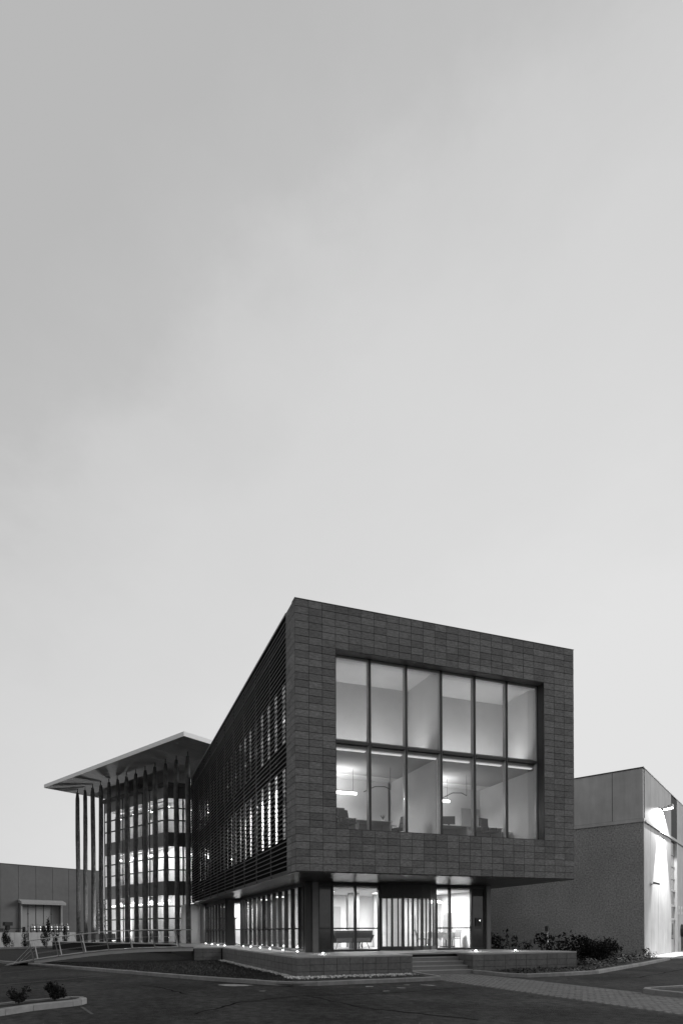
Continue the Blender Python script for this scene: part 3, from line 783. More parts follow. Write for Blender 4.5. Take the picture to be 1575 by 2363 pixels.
# =================================================================== TERRACE GROUND LIGHTS
tl = [(.62, 22.0, 'fourth of the far row of ground lights, nearest the round column'), (.62, 19.6, 'third ground light of the far row along the set back glazing'),
      (.62, 17.5, 'second ground light of the far row along the set back glazing'), (.65, 15.5, 'first ground light of the far row, beside the bright recess'),
      (1.38, 13.7, 'sixth ground light of the near row, just before the bright recess'), (1.38, 11.95, 'fifth ground light along the near side glazing'),
      (1.38, 9.95, 'fourth ground light along the near side glazing'), (1.38, 8.15, 'third ground light along the near side glazing'),
      (1.38, 6.0, 'second ground light along the near side glazing, counted from the pier'), (1.38, 4.0, 'first ground light of the near row, beside the corner pier'),
      (1.72, 1.9, 'bright ground light on the terrace between corner and sofa window'), (8.43, 1.65, 'bright ground light on the terrace just right of the steps'),
      (10.19, 1.35, 'ground light near the right end of the terrace')]
body = MB().lathe([(.085, 0), (.085, .02), (.06, .035)], n=12).mesh('rim', 'steel')
lens = MB().lathe([(.036, .036), (.034, .046), (.024, .054), (.008, .058)], n=12).mesh('lens', 'glow', True)
for i, (x, y, lb) in enumerate(tl):
    t = thing('ground_light', lb, 'light', (x, y, TZ), 0, 'round ground lights set in the terrace')
    link('rim', body, t); link('lens', lens, t)
    light('ground_lamp', 'POINT', (0, 0, .16), 8 if i > 9 else 2.2, .04, parent=t)

# =================================================================== GLASS TOWER WITH CANOPY AND COLUMNS
TO = (-1.005, 20.858)
tw_ = thing('canopy_tower', 'three storey glass block under a wide thin flat roof carried by timber columns', 'building', (TO[0], TO[1], 0), ROT)
# roof slab: a fascia of four edges, soffit boards
CX_, CY_ = 12.5, 20.95
zs = 15.0
MB().box(.03, CX_ - .03, .03, CY_ - .03, zs + .06, zs + .3).build('roof', 'facade', tw_)
for nm, q in (('fascia', (0, .028, 0, CY_)), ('fascia', (.028, CX_, 0, .028)), ('fascia', (.028, CX_, CY_ - .028, CY_)), ('fascia', (CX_ - .028, CX_, .028, CY_ - .028))):
    MB().box(q[0], q[1], q[2], q[3], zs, zs + .315).build(nm, 'fascia', tw_)
M['board'] = mat('soffit_board', .42, .7, .3, 3, (.6, 6, 1), .1, 20, vary=.12)
nb = 11
for i in range(nb):
    y0 = .03 + i * (CY_ - .06) / nb; y1 = y0 + (CY_ - .06) / nb
    for j in range(3):
        x0 = .03 + j * (CX_ - .06) / 3
        MB().box(x0 + .012, x0 + (CX_ - .06) / 3 - .012, y0 + .012, y1 - .012, zs, zs + .05).build('soffit_board', 'board', tw_)
# timber columns, spindle shaped, slightly crooked
def column_mesh(seed, h):
    rnd = random.Random(seed); mb = MB(); n = 10; prof = []
    N = 22
    for i in range(N + 1):
        t = i / N; r = .185 + .014 * math.sin(math.pi * t) + rnd.uniform(-.006, .006)
        if t > .99: r = .11
        prof.append((r, t * h))
    o = len(mb.v)
    ph = rnd.uniform(0, 6)
    for r, z in prof:
        ox, oy = .018 * math.sin(z * .5 + ph), .018 * math.cos(z * .37 + ph)
        for i in range(n):
            a = 2 * math.pi * i / n; rr = r * (1 + .05 * math.sin(3 * a + ph)); mb.v.append((ox + rr * math.cos(a), oy + rr * math.sin(a), z))
    for j in range(N):
        for i in range(n): mb.f.append((j * n + i, j * n + (i + 1) % n, (j + 1) * n + (i + 1) % n, (j + 1) * n + i))
    mb.f.append(tuple(range(n - 1, -1, -1))); mb.f.append(tuple(N * n + i for i in range(n)))
    return mb.mesh('column', 'trunk', True)
hcol = zs - TZ - .35
cms = [column_mesh(k_, hcol) for k_ in range(5)]
pin = MB().lathe([(.035, 0), (.035, .36)], n=8).mesh('steel_pin', 'dark')
cpos = [(2.3, 2.57 + 1.375 * i) for i in range(13)] + [(4.6, 18.9), (6.9, 18.9), (2.9, 17.2)][:2]
for i, (x, y) in enumerate(cpos):
    c = link('column', cms[i % 5], tw_, (x, y, TZ), i * 1.7)
    link('steel_pin', pin, c, (0, 0, hcol - .01))
# glazed block in the rotated frame: left facade on x = 3.95 from y = 7.86 to 17.3
fx0, fy0, fy1 = 3.95, 7.86, 17.2
ZR = 13.95
bands_glass = ((.80, 4.69, (1.75, 2.74, 3.75)), (5.78, 8.74, (6.76, 7.79)), (9.81, 12.72, (10.85, 11.86)))
bands_span = ((4.69, 5.78), (8.74, 9.81), (12.72, 13.6))
bays = 9; bw = (fy1 - fy0) / bays
sx_ = Vector((math.cos(-ROT), math.sin(-ROT)))     # world X in this frame
sn_ = Vector((-sx_.y, sx_.x))                       # world Y in this frame
rootR = MB().box(fx0 + .3, fx0 + 8, fy0 + 4, fy1 - .2, ZR - .4, ZR - .2).build('flat_roof', 'facade', tw_)
for i in range(bays + 1):
    y = fy0 + i * bw
    MB().box(fx0 - .03, fx0 + .07, y - .03, y + .03, .78, 13.6).build('mullion', 'dark', tw_)
MB().box(fx0 - .12, fx0 + .3, fy0 - .12, fy1 + .12, 13.6, ZR).build('parapet', 'facade', tw_)
bx('base_rail', 'dark', tw_, fx0 - .05, fx0 + .15, fy0, fy1, TZ, .8)
for i in range(bays):
    y0, y1 = fy0 + i * bw + .04, fy0 + (i + 1) * bw - .04
    for z0, z1, trs in bands_glass:
        zz = [z0] + list(trs) + [z1]
        for a, c in zip(zz, zz[1:]):
            MB().box(fx0 + .03, fx0 + .042, y0, y1, a + .051, c - .051).build('pane', 'glass', tw_)
        for tr in trs: MB().box(fx0 - .03, fx0 + .07, y0, y1, tr - .05, tr + .05).build('transom', 'dark', tw_)
    for z0, z1 in bands_span:
        MB().box(fx0 + .01, fx0 + .05, y0, y1, z0 - .049, z1 + .049 if z1 < 13 else z1).build('spandrel_panel', 'spandrel', tw_)
# right facade, parallel to the office front: its own small frame as a part
rf = MB().box(-.12, .12, -.1, .12, TZ, ZR).build('corner_post', 'facade', tw_)
rf.location = (fx0, fy0 - .14, 0); rf.rotation_euler = (0, 0, -ROT)
LX = 6.0
for i in range(5):
    x = .2 + i * 1.25
    MB().box(x - .04, x + .04, -.05, .1, .8, 13.6).build('mullion', 'dark', rf)
    if i < 4:
        for z0, z1, trs in bands_glass:
            zz = [z0] + list(trs) + [z1]
            for a, c in zip(zz, zz[1:]): MB().box(x + .04, x + 1.21, .02, .032, a + .051, c - .051).build('pane', 'glass', rf)
            for tr in trs: MB().box(x + .04, x + 1.21, -.02, .06, tr - .05, tr + .05).build('transom', 'dark', rf)
        for z0, z1 in bands_span: MB().box(x + .04, x + 1.21, .01, .05, z0 - .049, z1 + .049 if z1 < 13 else z1).build('spandrel_panel', 'facade', rf)
MB().box(.12, LX, -.1, .2, 13.6, ZR).build('parapet', 'facade', rf)
MB().box(.12, LX, -.05, .15, TZ, .8).build('base_rail', 'dark', rf)
# floors, core walls, ceilings
def slab(name, m, z0, z1, inset=.18):
    c0 = Vector((fx0 + inset, fy0 + .1)); e = Vector((fx0 + inset, fy1 - .1))
    r0 = c0 + sx_ * 6.0
    far = Vector((fx0 + 9, fy1 - .1))
    return MB().prism([tuple(c0), tuple(r0), (far.x, r0.y + 2), tuple(far), tuple(e)], z0, z1).build(name, m, tw_)
for z0, z1 in ((4.85, 5.7), (8.9, 9.7), (12.8, 13.4)):
    slab('floor_slab', 'ceil', z0, z1)
slab('floor_slab', 'floor', TZ + .003, .8)
for k_, (z0, z1) in enumerate(((.8, 4.85), (5.7, 8.9), (9.7, 12.8))):
    for j in range(5):
        y = fy0 + 1.2 + j * 1.9
        MB().box(fx0 + 1.9 + (j % 2) * .35, fx0 + 2.02 + (j % 2) * .35, y, y + 1.9, z0, z1).build('core_wall', ('white', 'greyw', 'offw', 'white', 'greyw', 'offw')[(j * 2 + k_ * 3) % 6], tw_)
    for j in range(3):
        y = fy0 + 2.2 + j * 3.0
        MB().tube((fx0 + 1.2, y - .9, z0), (fx0 + 1.2, y - .9, z1), .16, None, 14).build('inner_column', 'white', tw_)
    w = MB().box(0.6, 6, 3.0, 3.1, z0, z1).build('back_wall', 'white', rf)
    MB().box(1.55, 1.75, 1.2, 1.4, z0, z1).build('inner_column', 'offw', rf)
# lamps in the tower
fl = ('ground', 'middle', 'top')
spots = []
for k_, (zc, p) in enumerate(((4.8, 24), (8.85, 70), (12.75, 14))):
    for j in range(4):
        spots.append((fx0 + 1.0, fy0 + .9 + j * 2.5, zc - .55, p, '%s floor of the glass tower, %s bay from its corner' % (fl[k_], ('first', 'second', 'third', 'fourth')[j])))
dish = MB().lathe([(.04, .1), (.16, .06), (.22, 0), (.14, -.06), (.03, -.08)], n=14).mesh('shade', 'globelamp', True)
for i, (x, y, z, p, lb) in enumerate(spots):
    q = loc2w(TO, x, y, z)
    t = thing('pendant_lamp', 'round glowing pendant on the ' + lb, 'lamp', q, 0, 'round pendants in the glass tower')
    link('shade', dish, t); MB().tube((0, 0, .08), (0, 0, .54), .01, None, 5).build('cord', 'dark', t)
    light('pendant_bulb', 'POINT', (0, 0, -.2), p, .12, parent=t)
for k_, (zc, p) in enumerate(((3.9, 55), (8.3, 110), (12.2, 40))):
    c = Vector((fx0, fy0)) + sx_ * 2.6 + sn_ * 1.6
    q = loc2w(TO, c.x, c.y, zc)
    t = thing('pendant_lamp', 'round glowing pendant behind the right facade, %s floor of the glass tower' % fl[k_], 'lamp', q, 0, 'round pendants in the glass tower')
    link('shade', dish, t); MB().tube((0, 0, .08), (0, 0, .55), .01, None, 5).build('cord', 'dark', t)
    light('pendant_bulb', 'POINT', (0, 0, -.2), p, .12, parent=t)
for k_, (zc, p) in enumerate(((4.8, 90), (8.85, 260), (12.75, 40))):  # added fill lamps, one per floor, to brighten the tower rooms evenly
    t = thing('ceiling_light', 'long linear light added to brighten the %s floor of the glass tower' % fl[k_], 'light', loc2w(TO, fx0 + 1.1, fy0 + 4.8, zc), ROT, 'added fill lights in the glass tower')
    MB().box(-.1, .1, -3.9, 3.9, -.05, 0).build('housing', 'white', t); MB().box(-.07, .07, -3.85, 3.85, -.056, -.051).build('diffuser', 'strip', t)
    light('ceiling_lamp', 'AREA', (0, 0, -.08), p, sx=.25, sy=7.6, parent=t, aim=(0, 0, -1))
# bright tube strips on the tower's ground floor
for j in range(2):
    t = thing('tube_light', 'long bright tube light on the ground floor of the glass tower, %s half' % ('near', 'far')[j], 'light', loc2w(TO, fx0 + .5, fy0 + 2.4 + j * 4.6, 3.98), ROT, 'tube lights in the glass tower')
    MB().box(-.05, .05, -2.1, 2.1, 0, .08).build('tube', 'tubelamp', t); MB().tube((0, 0, .08), (0, 0, .86), .01, None, 5).build('cord', 'dark', t)
# floodlight at the foot of the columns
fq = loc2w(TO, 3.5, 14.95, TZ)
t = thing('floodlight', 'small floodlight on the terrace lighting the young tree and canopy', 'light', fq, 0)
MB().box(-.14, .14, -.1, .1, 0, .1).build('housing', 'dark', t); MB().box(-.12, .12, -.08, .08, .101, .11).build('lens', 'glow', t)
light('flood_lamp', 'SPOT', (0, 0, .25), 1500, .04, parent=t, aim=(-.3, .15, 1), spot=100, blend=1)
light('tree_wash', 'SPOT', (0, 0, .25), 1500, .04, parent=t, aim=(.35, 1, .45), spot=60, blend=.6)

t = thing('floodlight', 'small floodlight added at the foot of the tower corner to lift the canopy underside', 'light', loc2w(TO, 3.3, 5.6, TZ), 0)  # added lamp, brightens the dark right part of the canopy soffit
MB().box(-.1, .1, -.08, .08, 0, .08).build('housing', 'dark', t); MB().box(-.08, .08, -.06, .06, .081, .09).build('lens', 'strip', t)
light('flood_lamp', 'SPOT', (0, 0, .2), 150, .05, parent=t, aim=(-.1, .05, 1), spot=110, blend=1)

# =================================================================== FOOTBRIDGE
br = thing('footbridge', 'slim arched metal footbridge with slanted railings climbing to the terrace', 'footbridge', (-10.9, 12.75, 0))
prof = [(-10.9, .0), (-9.6, .25), (-8.4, .42), (-7.2, .565), (-6.0, .68), (-4.8, .745), (-3.6, .775), (-2.4, .78), (-1.62, .775)]
def bz(x):
    for (a, za), (c, zc) in zip(prof, prof[1:]):
        if a <= x <= c: return za + (zc - za) * (x - a) / (c - a)
    return prof[-1][1]
BX = lambda x: x + 10.9
for (a, za), (c, zc) in zip(prof, prof[1:]):
    MB().hull([(BX(a), 0, za - .03), (BX(a), 1.45, za - .03), (BX(a), 1.45, za + .03), (BX(a), 0, za + .03)],
              [(BX(c), 0, zc - .03), (BX(c), 1.45, zc - .03), (BX(c), 1.45, zc + .03), (BX(c), 0, zc + .03)]).build('deck_plate', 'framelight', br)
for yy in (.18, 1.2):
    b = MB()
    for (a, za), (c, zc) in zip(prof[1:], prof[2:]):
        b.hull([(BX(a), yy, za - .2), (BX(a), yy + .09, za - .2), (BX(a), yy + .09, za - .032), (BX(a), yy, za - .032)],
               [(BX(c), yy, zc - .2), (BX(c), yy + .09, zc - .2), (BX(c), yy + .09, zc - .032), (BX(c), yy, zc - .032)])
    b.build('beam', 'steel', br)
for yy, xs in ((.03, (-9.6, -8.44, -7.23, -6.0, -4.84, -3.66, -2.4)), (1.4, (-9.54, -8.37, -7.17, -6.0, -4.75, -3.55, -2.3))):
    tops = []
    for x in xs:
        z = bz(x); top = (BX(x) - .2, yy - (.1 if yy < 1 else -.1), z + .98)
        MB().hull([(BX(x) - .03, yy - .012, z), (BX(x) + .03, yy - .012, z), (BX(x) + .03, yy + .012, z), (BX(x) - .03, yy + .012, z)],
                  [(top[0] - .022, top[1] - .012, top[2]), (top[0] + .022, top[1] - .012, top[2]), (top[0] + .022, top[1] + .012, top[2]), (top[0] - .022, top[1] + .012, top[2])]).build('railing_post', 'steel', br)
        tops.append(top)
    tops = [(tops[0][0] - .12, tops[0][1], tops[0][2] - .02)] + tops + [(BX(-1.7), tops[-1][1], bz(-1.7) + .97)]
    MB().path(tops, .022, 8).build('handrail', 'steel', br)
    b = MB()
    for hgt in (.3, .6):
        b.path([(p[0] + .2 * (1 - hgt), p[1], p[2] - .98 + hgt) for p in tops[1:-1]], .005, 4)
    b.build('rail_cable', 'steel', br)
    b = MB()
    p0 = tops[1]
    b.tube((p0[0] + .05, p0[1], p0[2] - .3), (p0[0] - .75, p0[1], .05), .007, None, 4).tube((p0[0] + .1, p0[1], p0[2] - .5), (p0[0] - .6, p0[1], .06), .007, None, 4)
    p1 = tops[-2]
    b.tube((p1[0], p1[1], p1[2]), (p1[0] + 1.0, p1[1], bz(-1.7) + .02), .007, None, 4)
    b.build('stay_cable', 'steel', br)

# =================================================================== RIGHT CONCRETE BUILDING
RC = (22.75, 5.95)
rb = thing('concrete_hall', 'pale concrete panel hall with pebbledash lower walls right of the office', 'building', (RC[0], RC[1], 0), ROT)
RH = 10.8; LZ = 7.95
Lw, Bw = 34.0, 30.0       # lengths along local y (left wall) and x (right wall)
bay0, bay1 = 8.75, 11.0
# lower walls
MB().box(.0, .3, .0, Lw, -.1, LZ - .2).build('lower_wall', 'pebble', rb)
MB().box(.3, bay0, -.0, .3, -.1, LZ - .2).build('lower_wall', 'concrete_r' if 'concrete_r' in M else 'concrete', rb)
MB().box(bay1, Bw, -.0, .3, -.1, LZ - .2).build('lower_wall', 'concrete', rb)
for s_ in (2.0, 4.3, 6.5):
    MB().box(s_ - .008, s_ + .008, -.004, .0, 0, LZ - .2).build('joint', 'greyw', rb)
# ledge bands
MB().box(-.05, .3, -.05, Lw, LZ - .2, LZ).build('ledge', 'concrete', rb)
MB().box(.3, Bw, -.09, .3, LZ - .2, LZ - .1).build('ledge', 'concrete', rb)
MB().box(.3, Bw, -.05, .3, LZ - .098, LZ).build('ledge', 'concrete', rb)
# upper panels
ys = [0, 1.57, 7.5, 13.5, 19.5, 26, 34]
for a, c in zip(ys, ys[1:]):
    MB().box(-.02, .28, a + .015, c - .015, LZ + .015, RH).build('upper_panel', 'concrete', rb)
xs_ = [.29, 1.95, 4.26, 6.44, 8.73]
for a, c in zip(xs_, xs_[1:]): MB().box(a + .012, c - .012, -.02, .28, LZ + .015, RH).build('upper_panel', 'concrete', rb)
MB().box(8.76, 11.0, .06, .3, LZ + .015, RH).build('upper_panel', 'greyw', rb)
xs_ = [11.02, 15, 19, 23, 27, 30]
for a, c in zip(xs_, xs_[1:]): MB().box(a + .012, c - .012, -.02, .28, LZ + .015, RH).build('upper_panel', 'concrete', rb)
MB().box(.01, .27, .3, Lw, LZ, RH - .02).box(.3, Bw, .0, .27, LZ, RH - .02).build('panel_backing', 'joint', rb)
MB().box(-.05, .32, -.05, Lw, RH, RH + .06).box(.32, Bw, -.05, .32, RH, RH + .06).build('coping', 'dark', rb)
bx('roof', 'dark', rb, .3, Bw, .3, Lw, RH - .5, RH - .3)
bx('corner_trim', 'concrete', rb, -.015, .06, -.03, .0, -.05, LZ - .2)
# glazed bay
wz = [0, 2.25, 2.45, 3.2, 3.35, 4.25, 4.45, 5.1, 5.95, 6.8, LZ - .2]
bay = MB().box(bay0, bay0 + .06, .1, .22, 0, LZ - .2).build('glazed_bay', 'greyw', rb)
MB().box(bay1 - .12, bay1, -.03, .22, 0, LZ - .2).build('frame_post', 'white', bay)
for z in (2.25, 3.2, 4.25): MB().box(bay0 + .06, bay1 - .12, .08, .2, z, z + .16).build('transom', 'offw', bay)
for z in (5.1, 5.95, 6.8): MB().box(bay0 + .06, bay1 - .12, .1, .2, z, z + .06).build('transom', 'greyw', bay)
for a, c in ((2.41, 3.2), (3.36, 4.25)): MB().box(bay0 + .06, bay1 - .12, .14, .16, a, c).build('pane', 'darkglass', bay)
for a, c in ((4.41, 5.1), (5.16, 5.95), (6.01, 6.8), (6.86, LZ - .2)): MB().box(bay0 + .06, bay1 - .12, .14, .16, a, c).build('pane', 'spandrel', bay)
d = MB().box(bay0 + .08, bay1 - .14, .13, .18, .02, 2.25).build('door', 'door', rb)
for k_ in range(2):
    x0 = bay0 + .22 + k_ * 1.0
    MB().box(x0, x0 + .7, .10, .128, .95, 2.05).build('door_pane', 'darkglass', d)
MB().box(bay0 + 1.0, bay0 + 1.06, .06, .128, 1.0, 1.25).build('handle', 'steel', d)
# plinth paving beside the hall
MB().prism([loc2w(RC, -.2, -.02)[:2], loc2w(RC, 0, -1.3)[:2], loc2w(RC, 14, -1.3)[:2], loc2w(RC, 14, -.02)[:2]], .0, .06).build('side_pavement', 'step', kind='structure')

# wall lamp on bracket
lp = thing('wall_floodlight', 'lit floodlight on a bracket high on the hall wall', 'light', loc2w(RC, 5.35, -.02, 9.2), ROT)
MB().path([(0, 0, 0), (0, -.2, .06)], .03).build('bracket', 'dark', lp)
MB().box(-.1, .1, -.03, .0, -.12, .12).build('wall_plate', 'dark', lp)
MB().hull([(-.2, -.1, .03), (.2, -.1, .03), (.2, -.1, .15), (-.2, -.1, .15)], [(-.24, -.62, .1), (.24, -.62, .1), (.24, -.62, .3), (-.24, -.62, .3)]).build('head', 'framelight', lp)
M['lampface'] = emit('lamp_face', 9)
MB().hull([(-.19, -.13, .0), (.19, -.13, .0), (.19, -.13, .028), (-.19, -.13, .028)], [(-.22, -.6, .07), (.22, -.6, .07), (.22, -.6, .095), (-.22, -.6, .095)]).build('lens', 'lampface', lp)
light('flood_lamp', 'SPOT', (0, -.42, -.02), 14000, .08, parent=lp, aim=(0, .25, -1), spot=68, blend=.32)
light('flood_spill', 'SPOT', (0, -.5, -.02), 1600, .06, parent=lp, aim=(-.15, .35, -1), spot=150, blend=.12)
# security camera
sc = thing('security_camera', 'small security camera on a bracket half way up the lit hall wall', 'camera', loc2w(RC, 2.0, -.0, 4.3), ROT)
MB().tube((0, 0, 0), (0, -.2, .05), .025, None, 6).build('bracket', 'dark', sc)
MB().box(-.08, .08, -.02, 0, -.1, .1).build('wall_plate', 'greyw', sc)
MB().hull([(-.05, -.12, .03), (.05, -.12, .03), (.05, -.12, .15), (-.05, -.12, .15)], [(-.03, -.45, -.06), (.07, -.45, -.06), (.07, -.45, .05), (-.03, -.45, .05)]).build('housing', 'framelight', sc)
# post with round head and pale bollard at the right edge
t = thing('intercom_post', 'dark post with a rounded head by the hall door', 'post', (33.9, 12.4, 0))
MB().tube((0, 0, 0), (0, 0, 1.1), .16, .16, 12).build('post', 'dark', t)
MB().lathe([(.2, 1.1), (.42, 1.25), (.46, 1.6), (.38, 1.9), (.12, 2.0)], n=16).build('head', 'black', t, smooth=True)
MB().box(-.08, .0, -.46, -.44, 1.45, 1.52).build('label_plate', 'white', t)
t = thing('bollard', 'short pale bollard beside the dark post', 'bollard', (33.6, 11.6, 0))
MB().lathe([(.12, 0), (.12, .85), (.1, .9)], n=14).build('tube', 'offw', t); MB().lathe([(.16, 0), (.16, .03)], n=14).build('base', 'dark', t)
for lb, x, z in (('left of two small plaques on the hall wall beside the glazed bay', 11.6, 3.0), ('right of two small plaques on the hall wall at the picture edge', 12.8, 3.0)):
    t = thing('wall_plaque', lb, 'sign', loc2w(RC, x, -.01, z), ROT, 'plaques on the hall wall')
    MB().box(-.1, .1, -.04, .0, -.3, .3).build('plate', 'white', t); MB().box(-.06, .06, -.046, -.041, -.1, .1).build('inset', 'greyw', t)

# =================================================================== LEFT WAREHOUSE AND LOADING DOCK
WP = (-18.5, 61.3)
wh = thing('warehouse', 'long grey panel warehouse with a hooded loading door at far left', 'building', (WP[0], WP[1], 0), ROT)
WHH = 10.3
M['whpanel'] = mat('warehouse_panel', .145, .8, .1, 2, blotch=.12, bl_scale=.3)
k_ = 0
s_ = -22.4
while s_ < 13.3:
    e = min(s_ + 2.24, 13.45)
    if not (2.2 < (s_ + e) / 2 < 8):
        MB().box(s_ + .02, e - .02, 0, .3, -.1, WHH).build('wall_panel', 'whpanel', wh)
    else:
        lo, hi = s_ + .02, e - .02
        MB().box(lo, hi, 0, .3, 5.5, WHH).build('wall_panel', 'whpanel', wh)
        if lo < 2.6: MB().box(lo, 2.6, 0, .3, -.1, 5.5).build('wall_panel', 'whpanel', wh)
        if hi > 7.7: MB().box(7.7, hi, 0, .3, -.1, 5.5).build('wall_panel', 'whpanel', wh)
    s_ += 2.24
bx('panel_backing', 'joint', wh, -22.4, 13.3, .32, .5, 5.5, WHH - .05)
bx('roof', 'dark', wh, -22.4, 13.4, .5, 24, WHH - .6, WHH - .3)
bx('side_wall', 'whpanel', wh, 13.1, 13.44, .52, 24, -.1, WHH)
bx('coping', 'dark', wh, -22.5, 13.5, -.04, .5, WHH, WHH + .07)
ld = MB().box(2.6, 7.7, .42, .52, 1.2, 5.4).build('loading_door', 'door', wh)
for i in range(1, 5):
    x = 2.6 + i * 1.02
    MB().box(x - .03, x + .03, .39, .419, 1.2, 5.35).build('door_seam', 'dark', ld)
for i in (1, 4):
    for z in (2.4, 4.0): MB().box(2.6 + i * 1.02 - .07, 2.6 + i * 1.02 + .07, .35, .388, z, z + .12).build('hinge', 'dark', ld)
bx('dock_jamb', 'greyw', wh, 2.4, 2.59, -.35, .9, 1.2, 5.3); bx('dock_jamb', 'greyw', wh, 7.71, 7.9, -.35, .9, 1.2, 5.3)
MB().hull([(2.2, .02, 5.9), (8.1, .02, 5.9), (8.1, .02, 5.45), (2.2, .02, 5.45)], [(2.2, -1.0, 5.55), (8.1, -1.0, 5.55), (8.1, -1.0, 5.25), (2.2, -1.0, 5.25)]).build('door_hood', 'greyw', wh)
DP = (-14.4, 51.5)
dk = thing('loading_dock', 'low concrete loading dock wall below the warehouse door', 'dock', (DP[0], DP[1], 0), ROT)
for i in range(8):
    MB().box(-14 + i * 2.55 + .01, -14 + (i + 1) * 2.55 - .01, 0, .25, -.05, 1.64).build('wall_panel', 'concrete', dk)
MB().box(-14, 6.4, .26, 9.5, -.05, 1.6).build('platform', 'step', dk)
# metal kegs
kb = MB().lathe([(.29, 0), (.31, .03), (.31, .2), (.325, .22), (.325, .26), (.31, .28), (.31, .46), (.325, .48), (.325, .52), (.31, .54), (.31, .68), (.29, .72)], n=18).mesh('barrel_body', 'steelb', True)
kr = MB().path([(.2 * math.cos(i * .785), .2 * math.sin(i * .785), .74 + .2) for i in range(9)], .025, 5)
for i in range(4): kr.tube((.2 * math.cos(i * 1.57), .2 * math.sin(i * 1.57), .7), (.2 * math.cos(i * 1.57), .2 * math.sin(i * 1.57), .95), .025, None, 5)
kr = kr.mesh('top_ring', 'steelb')
on_ = ('first', 'second', 'third', 'fourth', 'fifth', 'sixth', 'seventh')
for i in range(7):
    t = thing('steel_keg', '%s steel keg from the left on the loading dock edge' % on_[i], 'keg', loc2w(DP, .95 + i * .655, .5, 1.64), i, 'steel kegs on the loading dock')
    link('barrel_body', kb, t); link('top_ring', kr, t)
# small dark trolley machine on the dock
t = thing('utility_trolley', 'small dark machine with a boxy head and low platform on the dock', 'trolley', loc2w(DP, -2.0, .6, 1.64), ROT)
MB().box(-.9, -.3, -.3, .3, .1, .45).build('motor', 'black', t)
MB().box(.05, .4, -.25, .25, .3, .75).build('stand', 'black', t); MB().box(-.15, .65, -.35, .35, .75, 1.15).build('head', 'black', t)
MB().box(.4, 2.0, -.3, .3, .42, .5).build('platform', 'black', t)
MB().box(1.95, 2.05, -.3, .3, .0, .62).build('end_frame', 'black', t)
for x in (-.6, .2, 1.2): MB().lathe([(.02, -.06), (.14, -.05), (.14, .05), (.02, .06)], (x, 0), 10).build('wheel', 'black', t).location = (0, 0, .14)
# lamp post-like drain pipe on dock wall
t = thing('drain_pipe', 'thin dark pipe standing against the dock wall', 'pipe', loc2w(DP, .2, -.08, 0), ROT)
MB().tube((0, 0, 0), (0, 0, 1.6), .05, None, 8).build('pipe', 'dark', t); MB().box(-.08, .08, -.02, .08, 1.2, 1.26).build('clip', 'steel', t)

# =================================================================== PLANTS
def foliage(rx, ry, h, z0, n, leaf, seed, clumps=9, top=1.0):
    rnd = random.Random(seed); mb = MB(); cl = []
    for i in range(clumps):
        a = rnd.uniform(0, 6.28); r = math.sqrt(rnd.random()) * .75; zz = rnd.uniform(.12, .9)
        cl.append((r * math.cos(a) * rx, r * math.sin(a) * ry, z0 + zz * h, rnd.uniform(.28, .5)))
    cl.append((0, 0, z0 + .35 * h, .62)); cl.append((0, 0, z0 + .2 * h, .5))
    for i in range(n):
        c = rnd.choice(cl)
        while True:
            u, v, w = rnd.uniform(-1, 1), rnd.uniform(-1, 1), rnd.uniform(-1, 1); q = u * u + v * v + w * w
            if q < 1: break
        f = (q ** .5 + 1e-4) ** -.5
        x, y, z = c[0] + u * f * c[3] * rx, c[1] + v * f * c[3] * ry, c[2] + w * f * c[3] * h * .55
        if rnd.random() < .12: x *= rnd.uniform(1, 1.25); y *= rnd.uniform(1, 1.25); z += rnd.uniform(0, .16) * h
        if z < z0: z = z0 + rnd.uniform(0, .1) * h
        d1 = Vector((rnd.gauss(0, 1), rnd.gauss(0, 1), rnd.gauss(.3, 1))).normalized(); d2 = d1.orthogonal().normalized()
        d2 = (Matrix.Rotation(rnd.uniform(0, 6.28), 3, d1) @ d2)
        s = leaf * rnd.uniform(.6, 1.3); p = Vector((x, y, z)); d3 = d1.cross(d2) * s * .4; d2 = d2 * s
        mb.add([p - d2, p + d3, p + d2, p - d3], [(0, 1, 2, 3)])
    return mb
def shrub(name, label, cat, loc, rx, h, n, leaf, m='leafd', seed=0, stems=5, group=None, z0=.05, ry=None, clumps=9):
    t = thing(name, label, cat, loc, seed * .7, group); ry = ry or rx
    foliage(rx, ry, h, z0, n, leaf, seed + 11, clumps).build('foliage', m, t)
    rnd = random.Random(seed); b = MB()
    for i in range(stems):
        a = rnd.uniform(0, 6.28); b.path([(0, 0, 0), (.25 * rx * math.cos(a), .25 * ry * math.sin(a), h * .35), (.6 * rx * math.cos(a), .6 * ry * math.sin(a), h * .8)], .014, 4)
    b.build('stem', 'bark', t)
    return t
shrub('bush', 'rounded dark bush at the rounded end of the foreground kerb', 'bush', (-7.32, -4.72, .1), .25, .4, 1900, .027, 'leafd', 1, clumps=14)
shrub('bush', 'looser dark bush at the lower left picture edge', 'bush', (-8.02, -5.1, .1), .23, .3, 800, .027, 'leafd', 2, clumps=11)
gr = 'shrubs between the office and the concrete hall'
shrub('shrub', 'large round dark shrub in front of the hall wall', 'shrub', (15.2, 2.3, .07), .85, 1.15, 3200, .06, 'leafd', 3, clumps=16, group=gr)
shrub('shrub', 'second round dark shrub right of the largest one', 'shrub', (17.1, 3.3, .07), .75, 1.05, 2600, .06, 'leafd', 4, clumps=14, group=gr)
shrub('shrub', 'spreading open shrub just beyond the terrace end', 'shrub', (14.0, 2.6, .07), .8, 1.3, 460, .1, 'leafd', 5, clumps=10, group=gr)
